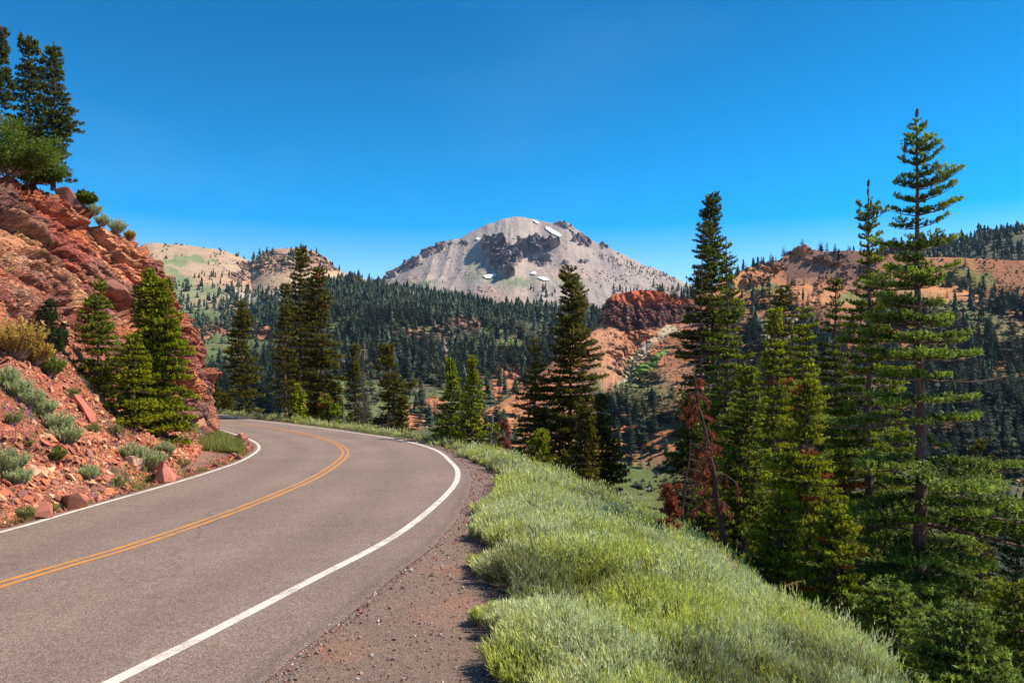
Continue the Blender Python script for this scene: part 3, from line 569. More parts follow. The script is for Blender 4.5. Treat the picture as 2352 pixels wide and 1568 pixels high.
def build_cliff():
    K = [np.array(cr(k, 46)) for k in (TOE, SCR, MID, CRE, BCK)]
    toe0 = K[0].copy(); toe0[:, 2] -= .35
    # metres of depth between rails set the row count
    rows = []; tt = []
    for i, n in ((0, 110), (1, 130), (2, 170), (3, 50)):
        for t in np.linspace(0, 1, n, endpoint=False):
            rows.append(K[i] * (1 - t) + K[i + 1] * t); tt.append(i + t)
    P = np.stack([toe0] + rows + [K[4]], 0); tt = np.array([-.05] + tt + [4.0])[:, None] + np.zeros(P.shape[:2])
    col = np.linspace(0, 16, P.shape[1])[None, :] + np.zeros(P.shape[:2])
    B = P.copy()
    for ax in range(3):   # soften the joints between rails
        for _ in range(5): B[2:-2, :, ax] = (B[:-4, :, ax] + B[1:-3, :, ax] + B[2:-2, :, ax] + B[3:-1, :, ax] + B[4:, :, ax]) / 5
    P = B
    du = np.gradient(P, axis=1); dv = np.gradient(P, axis=0); N = np.cross(du, dv); N /= np.linalg.norm(N, axis=2)[..., None] + 1e-9
    N = np.where((N[..., 2] < 0)[..., None], -N, N)
    for _ in range(6): N[:, 2:-2] = (N[:, :-4] + N[:, 2:-2] + N[:, 4:]) / 3; N[2:-2] = (N[:-4] + N[2:-2] + N[4:]) / 3
    N /= np.linalg.norm(N, axis=2)[..., None]
    X, Y, Z = P[..., 0], P[..., 1], P[..., 2]
    # bedding planes dip down to the right as seen from the road
    along = Y * .8 + X * .6; acr = X * .8 - Y * .6; dip = Z + .42 * along
    al = along - .3 * Z
    wx = fbm(al * .5, dip * .5, acr * .5, o=3, k=90) * .5
    tail = 1 - .7 * sstep(11.6, 13.5, col)
    rock = sstep(.86, 1.1, tt + .22 * fbm(X * .3, Z * .3, Y * .3, o=3, k=81)) * sstep(4.0, 3.15, tt)
    nose = sstep(8.2, 10.5, col); rock = np.maximum(rock, nose * sstep(.0, .5, tt + .0) * sstep(4.0, 3.3, tt)) 
    tot = np.zeros(X.shape); cid = None; crev = np.zeros(X.shape)
    for i, (s, amp) in enumerate(((.34, .58), (.95, .28), (2.4, .13), (5.2, .06))):
        d1, d2, r = voro(al * s * .7 + wx, dip * s * 1.25 + wx, acr * s + wx, 100 + 10 * i)
        ctr = (r[3] - .5) * 2 * amp; til = ((al * s * .7 + wx - r[0]) * (r[4] - .5) * 1.3 + (dip * s * 1.25 + wx - r[1]) * (r[5] - .6) * .9) * amp * 1.25
        am = 1.0 if i == 0 else np.clip(.62 + 1.5 * fbm(X * .33, Z * .4, Y * .33, o=2, k=96), .18, 1.25)
        ctr = ctr * am; til = til * am
        tot += ctr + til; crev += (1 - sstep(.0, .08, d2 - d1)) * amp * .8
        if i == 0: c0 = r
        if i == 1: c1 = r
        if i == 2: c2 = r
    big = fbm(X * .16, Z * .16, Y * .16, o=3, k=85) * .8
    disp = (1 - .75 * nose * sstep(3.2, .8, Z)) * rock * tail * (tot - crev + big * .8) + (1 - rock) * (fbm(X * .5, Y * .5, Z * .5, o=3, k=86) * .16 + (tot * .16)) * sstep(0, .25, tt)
    Ns = N * np.array([1, 1, .55]); Ns /= np.linalg.norm(Ns, axis=2)[..., None]
    P = P + Ns * disp[..., None]
    scree = np.array([.52, .185, .105]); c = np.zeros(X.shape + (3,)) + scree
    c = mixc(c, [.44, .14, .09], sstep(-.2, .4, fbm(X * .6, Y * .6, Z * .6, o=3, k=87)))
    c = mixc(c, [.46, .20, .13], sstep(.0, .5, fbm(X * 1.5, Y * 1.5, Z * 1.5, o=3, k=88)) * .6)
    pal = np.array([[.58, .16, .08], [.68, .29, .12], [.44, .12, .08], [.64, .24, .14], [.38, .17, .13], [.70, .36, .19], [.30, .15, .13], [.60, .19, .09]])
    rc = pal[(c0[3] * 7.99).astype(int)] * .45 + pal[(c1[4] * 7.99).astype(int)] * .35 + pal[(c2[3] * 7.99).astype(int)] * .2
    rc = rc * (.82 + .36 * c2[4][..., None])
    stain = sstep(.0, .45, fbm(X * .35, Z * .5, Y * .35, o=4, k=89)); rc = mixc(rc, [.20, .11, .10], stain * .4)
    rc = mixc(rc, [.50, .09, .05], sstep(.2, .45, fbm(X * .22, Z * .22, Y * .22, o=3, k=91)) * .5)
    c = c * (1 - rock[..., None]) + rc * rock[..., None]
    c = mixc(c, [.22, .16, .09], sstep(3.05, 3.5, tt) * .8)
    m = ground_mat('red_rock', ((9, .22), (2.2, .18)), ((14, .04), (50, .015)))
    t = m.node_tree; b = t.nodes['Principled BSDF']; tc = t.nodes.new('ShaderNodeTexCoord'); mp_ = t.nodes.new('ShaderNodeMapping')
    mp_.inputs['Rotation'].default_value = (R(-18), R(20), R(-40)); mp_.inputs['Scale'].default_value = (1, 1, 2.3); t.links.new(tc.outputs['Object'], mp_.inputs[0])
    wn = noise_node(t, 1.2, 3, .6, mp_.outputs[0]); va = t.nodes.new('ShaderNodeVectorMath'); va.operation = 'MULTIPLY_ADD'; va.inputs[1].default_value = (.7, .7, .7)
    t.links.new(wn.outputs['Color'], va.inputs[0]); t.links.new(mp_.outputs[0], va.inputs[2])
    csk = b.inputs['Base Color'].links[0].from_socket; nrm = b.inputs['Normal'].links[0].from_socket
    for sc_, amt, dist in ((1.5, .16, .06), (4.0, .20, .028), (10, .18, .012)):
        vo = t.nodes.new('ShaderNodeTexVoronoi'); vo.inputs['Scale'].default_value = sc_; t.links.new(va.outputs[0], vo.inputs['Vector'])
        ve = t.nodes.new('ShaderNodeTexVoronoi'); ve.feature = 'DISTANCE_TO_EDGE'; ve.inputs['Scale'].default_value = sc_; t.links.new(va.outputs[0], ve.inputs['Vector'])
        sp = t.nodes.new('ShaderNodeSeparateColor'); t.links.new(vo.outputs['Color'], sp.inputs[0]); csk = mul(t, csk, mapr(t, sp.outputs[0], 0, 1, 1 - amt, 1 + amt))
        hm = t.nodes.new('ShaderNodeMath'); hm.operation = 'ADD'; t.links.new(sp.outputs[1], hm.inputs[0]); t.links.new(mapr(t, ve.outputs['Distance'], 0, .10, -1.0, 0), hm.inputs[1])
        bp = t.nodes.new('ShaderNodeBump'); bp.inputs['Distance'].default_value = dist; t.links.new(hm.outputs[0], bp.inputs['Height']); t.links.new(nrm, bp.inputs['Normal']); nrm = bp.outputs[0]
    t.links.new(csk, b.inputs['Base Color']); t.links.new(nrm, b.inputs['Normal'])
    o = grid('rock_slope', P, m, c, smooth=False); tag(o, kind='structure')
    return P, N, tt, col
CP, CN, CT, CC = build_cliff()
CU, CV = proj(CP)
CVIS = (CT < 3.3) & (CT >= 0) & (CP[..., 1] > 4) & (CC < 12.2)
def on_cliff(u, v):
    d = np.where(CVIS, (CU - u) ** 2 + (CV - v) ** 2, 1e12); k = d < d.min() + 4.0
    y = np.where(k, CP[..., 1], 1e9); i = np.unravel_index(np.argmin(y), y.shape)
    return CP[i].copy(), CN[i]

# loose stones
def stone_shapes(n, rng, flat=.5):
    S = []
    for _ in range(n):
        bm = bmesh.new()
        for p in rng.normal(size=(11, 3)):
            p = p / np.linalg.norm(p) * rng.uniform(.8, 1.05); bm.verts.new((p[0], p[1] * .75, p[2] * flat))
        bmesh.ops.convex_hull(bm, input=bm.verts); bmesh.ops.triangulate(bm, faces=bm.faces)
        S.append(np.array([[list(v.co) for v in f.verts] for f in bm.faces])); bm.free()
    return S
def rotm(rng, n=None, amt=1.0):
    a, b, c = rng.uniform(-math.pi, math.pi), rng.normal() * .5 * amt, rng.normal() * .5 * amt
    Rz = np.array([[math.cos(a), -math.sin(a), 0], [math.sin(a), math.cos(a), 0], [0, 0, 1]])
    Rx = np.array([[1, 0, 0], [0, math.cos(b), -math.sin(b)], [0, math.sin(b), math.cos(b)]])
    Ry = np.array([[math.cos(c), 0, math.sin(c)], [0, 1, 0], [-math.sin(c), 0, math.cos(c)]])
    M = Rx @ Ry @ Rz
    if n is not None:
        z = n / np.linalg.norm(n); x = np.cross([0, 1, 0], z); x /= np.linalg.norm(x); y = np.cross(z, x)
        M = np.stack([x, y, z], 1) @ M
    return M
M_stone = ground_mat('loose_stone', ((6, .2),), ((30, .01),))
def rubble():
    rng = np.random.default_rng(3); S = stone_shapes(14, rng, .42); T = []; C = []
    pal = np.array([[.52, .17, .10], [.46, .13, .08], [.60, .27, .17], [.42, .14, .10], [.30, .12, .10], [.64, .34, .22], [.54, .15, .10], [.58, .23, .13]])
    W_ = ((CT > .0) & (CT < 1.15) & (CP[..., 1] > 7) & (CC < 12.2)) * (1.6 - CT)
    W_ = W_ * (.35 + np.clip(.5 + fbm(CP[..., 0] * .7, CP[..., 1] * .7, CP[..., 2] * .7, o=2, k=95) * 1.6, 0, 1)); W_ = W_ * np.where(CC > 3.2, 1, .25)
    a = np.linalg.norm(np.gradient(CP, axis=1), axis=2) * np.linalg.norm(np.gradient(CP, axis=0), axis=2)
    w_ = (W_ * a).ravel(); w_ /= w_.sum(); idx = rng.choice(len(w_), 24000, p=w_)
    pal = pal * np.array([.90, 1.0, .88])
    for i in idx:
        r, c = divmod(i, CP.shape[1]); p = CP[r, c]; t = CT[r, c]
        s = min(.145, .021 * (1 - rng.random()) ** -.50) * (1.1 if t < .35 else .9)
        sh = S[rng.integers(14)] @ (rotm(rng, CN[r, c], .7).T * s) + p + CN[r, c] * s * .22
        T.append(sh); C.append(np.tile(pal[rng.integers(8)] * rng.uniform(.75, 1.15), (len(sh), 1)))
    tag(soup('scree', np.concatenate(T), np.concatenate(C), M_stone), kind='stuff', label='angular red scree stones littering the cut slope above the road', cat='scree')
rubble()
def gravel():
    rng = np.random.default_rng(4); S = stone_shapes(10, rng, .7); T = []; C = []
    pal = np.array([[.36, .27, .23], [.24, .17, .14], [.50, .41, .36], [.40, .17, .12], [.25, .2, .19], [.14, .10, .10], [.5, .42, .36], [.40, .12, .09]])
    n = 26000; t = rng.random(n) ** 1.7; i = (t * 240).astype(int)
    A = resamp(offset(LINE_R, .3), 900)[60:460]; B = resamp(SAGE_L, 900)
    Ya = 4.5 + 30 * t; LA = np.interp(Ya, EDGE_R[:, 1], EDGE_R[:, 0]) - .10; LB = np.interp(Ya, SAGE_L[:, 1], SAGE_L[:, 0]) + .3
    q = np.where(rng.random(n) < .25, rng.random(n) * .12, rng.random(n)); Xa = LA * (1 - q) + LB * q; Za = ground_z(Xa, Ya)
    sz = np.minimum(.03, .0058 * (1 - rng.random(n)) ** -.33) * (.85 + Ya / 45)
    for k in range(n):
        sh = S[rng.integers(10)] @ (rotm(rng).T * sz[k]) + (Xa[k], Ya[k], Za[k] + sz[k] * .3)
        T.append(sh); C.append(np.tile(pal[rng.integers(8)] * rng.uniform(.7, 1.1), (len(sh), 1)))
    # red crumbs at the foot of the slope on the inner side of the bend
    n = 2500; Yb = rng.uniform(11, 33, n); LL = offset(LINE_L, -.2); Xb = np.interp(Yb, LL[:, 1], LL[:, 0]) - np.abs(rng.normal(size=n)) * .35
    for k in range(n):
        s = .018 * (1 - rng.random()) ** -.4; sh = S[rng.integers(10)] @ (rotm(rng).T * s) + (Xb[k], Yb[k], s * .3)
        T.append(sh); C.append(np.tile(np.array([.42, .16, .11]) * rng.uniform(.6, 1.2), (len(sh), 1)))
    tag(soup('gravel', np.concatenate(T), np.concatenate(C), M_stone), kind='stuff', label='brown and red gravel on the road shoulder', cat='gravel')
gravel()
def boulder(label, u, v, size, col, tilt=.6, flat=.6, seed=0, stretch=(1, 1, 1), sink=.15):
    rng = np.random.default_rng(seed); p, n = on_cliff(u, v); bm = bmesh.new()
    for q in rng.normal(size=(13, 3)):
        q /= np.linalg.norm(q); bm.verts.new((q[0] * size * stretch[0], q[1] * size * .7 * stretch[1], q[2] * size * flat * stretch[2]))
    g = bmesh.ops.convex_hull(bm, input=bm.verts); bmesh.ops.bevel(bm, geom=bm.edges[:], offset=size * .04, segments=1, affect='EDGES')
    m = bpy.data.meshes.new('boulder'); bm.to_mesh(m); bm.free()
    at = m.attributes.new('Col', 'FLOAT_COLOR', 'FACE'); cc = np.ones((len(m.polygons), 4), np.float32); cc[:, :3] = np.array(col)[None] * rng.uniform(.85, 1.1, (len(cc), 1)); at.data.foreach_set('color', cc.ravel())
    m.materials.append(M_stone); o = link('boulder', m, None, p + n * size * sink); o.rotation_euler = (rng.normal() * .3, tilt, rng.uniform(-.4, .4))
    return tag(o, label, 'rock', 'larger stones on the red slope')
boulder('pointed pinkish red slab standing up on the scree left of the big firs', 187, 945, .36, (.50, .15, .11), .95, .45, 1, (1.3, .8, 1), .3)
boulder('dark rusty block lying by the foot of the cliff nose', 470, 998, .5, (.22, .09, .07), .4, .7, 2)
boulder('long flat brown slab lying beside the road bend', 474, 1026, .62, (.30, .11, .08), .05, .22, 3, (1.5, .6, 1), .1)
boulder('pale tan flat stone low on the slope at far left', 73, 1080, .26, (.60, .36, .24), .5, .35, 4)
boulder('pale pointed stone below the small sage tuft', 168, 1104, .22, (.58, .36, .22), .6, .35, 5)
boulder('cream coloured block above the road beside the sage clump', 308, 1068, .34, (.58, .38, .26), .3, .6, 6)
boulder('dark red angular stone near the white line', 384, 1104, .3, (.26, .08, .07), .2, .8, 7)
boulder('big smooth brown block set in the middle of the cliff face', 268, 668, .6, (.33, .14, .10), .5, .7, 8, (1, 1, 1), .05)
boulder('flat topped brown outcrop block on the crest below the bush', 172, 440, .8, (.24, .12, .10), .25, .6, 9, (1.1, 1, 1), .0)
boulder('large orange tan slab low on the cliff nose beside the firs', 440, 965, .75, (.50, .25, .15), .9, .6, 10, (1, 1, 1), .1)

# ------------------------------------------------------------------ distant conifers
def cone_tree(rng, tiers, n, slim=.17, tr=True):
    """unit-high conifer of ragged drooping tiers -> triangles, colour factor"""
    T = []; K = []
    for i in range(tiers):
        t = i / tiers; z1 = .10 + t * .9; rr = slim * (1 - t) ** .75 * rng.uniform(.75, 1.15) + .012
        top = np.array([rng.normal() * .01, rng.normal() * .01, min(1.0, z1 + 1.55 / tiers + .03)])
        a0 = rng.uniform(0, 6.28); ring = []
        for j in range(n):
            a = a0 + j / n * 6.283; r_ = rr * rng.uniform(.45, 1.25); ring.append([math.cos(a) * r_, math.sin(a) * r_, z1 - rng.uniform(.0, .5) / tiers])
        for j in range(n):
            if rng.random() < .12: continue
            T.append([top, ring[j], ring[(j + 1) % n]]); K.append(rng.uniform(.7, 1.3))
    if tr:
        for j in range(3):
            a, b = j * 2.094, (j + 1) * 2.094
            T.append([[.012 * math.cos(a), .012 * math.sin(a), -.05], [.012 * math.cos(b), .012 * math.sin(b), -.05], [0, 0, .5]]); K.append(-1)
    return np.array(T), np.array(K)
def tuft_tree(rng, n=420, slim=.17):
    """finer unit conifer of many small sprays for the nearer hillside trees"""
    T = []; K = []
    z = 1 - rng.random(n) ** .62 * .93; R_ = slim * (1 - z) ** .7 * (.75 + .35 * np.sin(z * 40 + rng.random() * 6)) + .008
    a = rng.uniform(0, 6.283, n); q = rng.random(n) ** .45 * R_
    c = np.stack([np.cos(a) * q, np.sin(a) * q, z - q * .25], 1)
    out_ = np.stack([np.cos(a), np.sin(a), np.zeros(n) - .15], 1); side = np.stack([-np.sin(a), np.cos(a), np.zeros(n)], 1)
    L = (.022 + R_ * .42)[:, None] * rng.uniform(.7, 1.3, (n, 1)); up = rng.uniform(-.25, .45, (n, 1)) * np.array([0, 0, 1])
    T = np.stack([c - side * L * .55, c + side * L * .55 + up * L * .3, c + out_ * L * 1.2 + up * L], 1)
    tr = [[[.010 * math.cos(j * 2.094), .010 * math.sin(j * 2.094), -.05], [.010 * math.cos((j + 1) * 2.094), .010 * math.sin((j + 1) * 2.094), -.05], [0, 0, .97]] for j in range(3)]
    return np.concatenate([T, tr]), np.concatenate([rng.uniform(.65, 1.35, n), [-1] * 3])
CONE = [cone_tree(np.random.default_rng(i), 6, 7, np.random.default_rng(i).uniform(.15, .27)) for i in range(8)]
TUFT = [tuft_tree(np.random.default_rng(50 + i), 420, (.13, .17, .19, .23, .15, .21)[i]) for i in range(6)]
def treecol(k, base):
    c = np.array(base)[None] * np.abs(k)[:, None]; c[k < 0] = (.14, .10, .085); return c
TUFTM = []
for i, (T, K) in enumerate(TUFT):
    bc = [(.030, .050, .026), (.036, .056, .024), (.026, .046, .028), (.042, .058, .022), (.032, .050, .030), (.038, .050, .026)][i]
    TUFTM.append(make_mesh('distant_conifer', T.reshape(-1, 3), np.arange(len(T) * 3), np.full(len(T), 3), M_far, treecol(K, bc)))
LAB = {'m': 'dark conifer speck growing on the pale scree of the grey mountain', 'h': 'dark conifer on the tan meadow hills at left',
       'f': 'dark green conifer in the dense forest covering the middle hillside', 'r': 'dark green conifer on the rusty orange slopes right of the red knob',
       'k': 'dark conifer silhouetted on the crest of the orange ridge', 'b': 'dark conifer on the forested ridge at the far right horizon', 'g': 'dark conifer on the valley slope behind the right hand firs'}
GRP = {'m': 'conifers on the grey mountain', 'h': 'conifers on the tan hills', 'f': 'forest conifers on the middle hillside', 'r': 'conifers on the orange slopes',
       'k': 'conifers along the orange ridge crest', 'b': 'conifers on the far right ridge', 'g': 'conifers on the valley slope behind the roadside firs'}
ORD = 'first second third fourth fifth sixth seventh eighth ninth tenth eleventh twelfth thirteenth fourteenth fifteenth sixteenth seventeenth eighteenth nineteenth twentieth'.split()
MARKS = [(560, 690, 'the shaggy conifer'), (690, 600, 'the roadside trio'), (835, 800, 'the dead snag'), (930, 770, 'the forest outcrops'), (1060, 900, 'the pair of young firs'), (1060, 745, 'the dark forest outcrop'),
    (1230, 800, 'the narrower middle fir'), (1308, 640, 'the tall lone fir'), (1308, 1000, 'the tall lone fir foot'), (1470, 710, 'the red knob'), (1450, 840, 'the pale gully'), (1480, 1090, 'the valley floor'), (1600, 600, 'the half bare fir'), (1640, 980, 'the dead red tree'),
    (1780, 680, 'the slim bright fir'), (1832, 570, 'the dark crest rock'), (2000, 500, 'the coned fir'), (2000, 900, 'the coned fir trunk'), (2112, 620, 'the tallest fir'), (2120, 950, 'the thick bare trunk'), (2265, 1000, 'the small coned tree'), (2300, 620, 'the right picture edge'), (2300, 1200, 'the bottom right firs')]
PLACE = {'m': 'on mountain scree', 'h': 'on tan hills', 'f': 'in hillside forest', 'r': 'on orange slope', 'k': 'on ridge crest', 'b': 'on far ridge', 'g': 'on valley slope'}
def tree_label(p, q, key):
    u = p[0] / p[1] * F + 1176; v = HOR - (p[2] + q / 2 - CAMH) / p[1] * F; k = min(MARKS, key=lambda m: (m[0] - u) ** 2 + (m[1] - v) ** 2); dx, dy = u - k[0], v - k[1]
    d = ('far ' if math.hypot(dx, dy) > 130 else '') + ('lower ' if dy > abs(dx) * .5 else 'upper ' if -dy > abs(dx) * .5 else '') + ('right of' if dx > 0 else 'left of')
    hp = q / p[1] * F; d = d.replace('far ', ''); size = 'tall' if hp > 62 else 'medium' if hp > 48 else 'short' if hp > 36 else 'small'
    return size + ' fir ' + PLACE[key] + ', ' + d + ' ' + k[2]
def speckle():
    rng = np.random.default_rng(91); T = []; C = []; S = stone_shapes(8, rng, .7)
    for (Pn, wn, n, sz, pal) in TAL:
        for p in scatter(Pn, wn, n, rng):
            s_ = min(sz * 1.1, sz * (1 - rng.random()) ** -.35 * .5); sh = S[rng.integers(8)] @ (rotm(rng).T * s_) + p; T.append(sh); C.append(np.tile(np.array(pal[rng.integers(len(pal))]) * rng.uniform(.7, 1.2), (len(sh), 1)))
    tag(soup('talus', np.concatenate(T), np.concatenate(C), M_stone), kind='stuff', label='scattered talus blocks over the far slopes and the mountain foot', cat='talus')
def build_forest():
    rng = np.random.default_rng(11); A = []
    for pts, h, sd_, key in forest:
        hh = h * np.exp(rng.normal(0, .30, len(pts))) * (.9 + .25 * fbm(pts[:, 0] * .01, pts[:, 1] * .01, o=2, k=401)); hh = np.clip(hh, h * .35, h * 1.8)
        for p, q in zip(pts, hh): A.append((p, q, key))
    # conifers standing in the near valley, behind the roadside trees
    size = np.array([q / p[1] * (k != 's') * (.45 if k == 'g' else 1) for p, q, k in A]); 
    inf = np.array([(460 if k in 'fh' and (HOR - (p[2] - CAMH) / p[1] * F) > 640 else 0) < p[0] / p[1] * F + 1176 < 2352 and not (k == 'g' and (HOR - (p[2] - CAMH) / p[1] * F) > 1040) for p, q, k in A]); order = np.argsort(-size * inf)
    big = set(order[:300].tolist()); T = []; C = []
    for i, (p, q, key) in enumerate(A):
        a = rng.uniform(0, 6.28); Rz = np.array([[math.cos(a), -math.sin(a), 0], [math.sin(a), math.cos(a), 0], [0, 0, 1]])
        if i in big:
            o = link('distant_conifer', TUFTM[rng.integers(6)]); o.location = p; o.scale = (q * 1.05, q * 1.05, q); o.rotation_euler = (0, 0, a)
            tag(o, tree_label(p, q, key), 'tree', GRP[key])
        else:
            if p[1] < 900 and rng.random() < .8: S, K = TUFT[rng.integers(6)]; sel = rng.random(len(K)) < .5; S = S[sel]; K = K[sel]; S = (S - S.mean(1, keepdims=True)) * 1.35 + S.mean(1, keepdims=True)
            else: S, K = CONE[rng.integers(8)]
            wide = 1.5 if key == 'm' and q < 8 else 2.6 if key == 's' else 1.12
            b = np.array([.030, .048, .026]) * rng.uniform(.6, 1.5) + np.array([.030, .020, .002]) * rng.random() ** 2
            if rng.random() < .025: b = np.array([.18, .15, .13])
            T.append((S @ Rz.T) * (q * wide, q * wide, q) + p); C.append(treecol(K, b))
    same = {}
    for o in COL.objects:
        if o.name.startswith('distant_conifer'): same.setdefault(o['label'], []).append(o)
    for l, os_ in same.items():
        if 1 < len(os_) < 21:
            os_.sort(key=lambda o: o.location.x / o.location.y)
            for q_, o in enumerate(os_):
                if len(l.split()) > 13: l = l.replace(' fir ', ' ', 1).replace(', lower', ' lower')
                o['label'] = ('leftmost ' if q_ == 0 else 'rightmost ' if q_ == len(os_) - 1 else ORD[q_] + ' from left, ') + l
    tag(soup('forest', np.concatenate(T), np.concatenate(C), M_far), kind='stuff', label='distant dark conifer forest covering the hillsides', cat='forest')
speckle()
build_forest()

# ------------------------------------------------------------------ firs near the road
def blades(base, d, L, w, rng, up=.5, spread=.8, flat=.45):
    """one triangle per needle tuft; base,d (n,3)"""
    n = len(base); s = rng.normal(size=(n, 3)); dd = d * .55 + s * spread * .6; dd[:, 2] += up * rng.random(n)
    dd /= np.linalg.norm(dd, axis=1)[:, None]
    side = np.cross(dd, rng.normal(size=(n, 3)) * flat + np.array([0, 0, 1.0])); side /= np.linalg.norm(side, axis=1)[:, None] + 1e-9
    L = L * rng.uniform(.7, 1.25, (n, 1)); w = w * rng.uniform(.7, 1.2, (n, 1))
    b0 = base - dd * L * .15
    return np.stack([b0 - side * w, b0 + side * w, b0 + dd * L], 1)
def branch_template(rng, L, g, dead=False, droop=.0, pad=.42):
    """flat spray along +X: needle triangles, tip factor, twig segments"""
    segs = []   # (p0,p1,t0,t1)
    ax = lambda s: np.array([s, .04 * L * math.sin(s / L * 5 + 1), -droop * L * math.sin(min(1, s / L) * 2.2) * .5 + .16 * L * max(0, s / L - .45) ** 1.5])
    st = .095 * g ** .55; s = L * .16
    wood = [(ax(L * i / 4), ax(L * (i + 1) / 4)) for i in range(4)]
    sidev = 1
    while s < L:
        q = s / L; wl = pad * L * (1 - q) ** .65 * min(1, q * 2.6) * rng.uniform(.7, 1.2) + .05
        p = ax(s); an = R(rng.uniform(42, 66)) * sidev; dz = rng.uniform(-.08, .10) - droop * .3
        d = np.array([math.cos(an), math.sin(an), dz]); e = p + d * wl + np.array([0, 0, .12 * wl])
        segs.append((p, e, q, .25)); 
        if rng.random() < .5: wood.append((p, p + (e - p) * .8))
        m = int(wl / (.10 * g ** .6))
        for k in range(m):
            f = (k + .6) / (m + .2); pp = p + (e - p) * f; l2 = .42 * wl * (1 - f * .6) * rng.uniform(.6, 1.2); a2 = an + R(rng.choice([-1, 1]) * rng.uniform(35, 60))
            segs.append((pp, pp + l2 * np.array([math.cos(a2), math.sin(a2), rng.uniform(-.1, .3)]), q, f))
        sidev = -sidev; s += st * rng.uniform(.6, 1.3)
    segs.append((ax(L * .6), ax(L), 1, .5))
    B = []; D = []; Kf = []
    for p, e, q, f in segs:
        l = np.linalg.norm(e - p); n = max(3, int(l / (.0056 * g)));
        t = rng.random(n); B.append(p + (e - p) * t[:, None]); D.append(np.tile((e - p) / (l + 1e-9), (n, 1)))
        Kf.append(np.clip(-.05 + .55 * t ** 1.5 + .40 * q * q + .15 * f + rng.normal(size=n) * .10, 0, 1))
    B = np.concatenate(B); D = np.concatenate(D); Kf = np.concatenate(Kf)
    # puff the spray into a shallow dome so that it catches light on top
    rad = np.abs(B[:, 1]) / (pad * L + .1); B[:, 2] += .075 * L * (1 - rad ** 2) + rng.normal(size=len(B)) * (.011 + .011 * L) * g ** .35
    T = blades(B, D, .060 * g ** .8, .0125 * g ** .95, rng, .8, .8)
    return T, Kf, wood
def prism(a, b, r0, r1):
    d = b - a; d = d / (np.linalg.norm(d) + 1e-9); s = np.cross(d, [0, 0, 1.0]); s /= np.linalg.norm(s) + 1e-6; u = np.cross(s, d)
    A = [a + r0 * (math.cos(x) * s + math.sin(x) * u) for x in (0, 2.094, 4.189)]; B_ = [b + r1 * (math.cos(x) * s + math.sin(x) * u) for x in (0, 2.094, 4.189)]
    o = []
    for j in range(3):
        k = (j + 1) % 3; o.append([A[j], B_[j], B_[k]]); o.append([A[j], B_[k], A[k]])
    return o
PALS = {  # inner, tip green; pushed apart to paint in dark gaps and sunlit boughs
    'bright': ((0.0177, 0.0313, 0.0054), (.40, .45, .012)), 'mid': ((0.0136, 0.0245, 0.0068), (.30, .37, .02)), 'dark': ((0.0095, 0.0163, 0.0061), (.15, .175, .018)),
    'olive': ((0.0150, 0.0177, 0.0061), (.21, .19, .02)), 'blue': ((0.0122, 0.0245, 0.0095), (.32, .44, .055)), 'rust': ((.20, 0.0238, 0.0102), (.40, .075, .025)), 'dim': ((0.0122, 0.0231, 0.0109), (.06, .10, .03))}
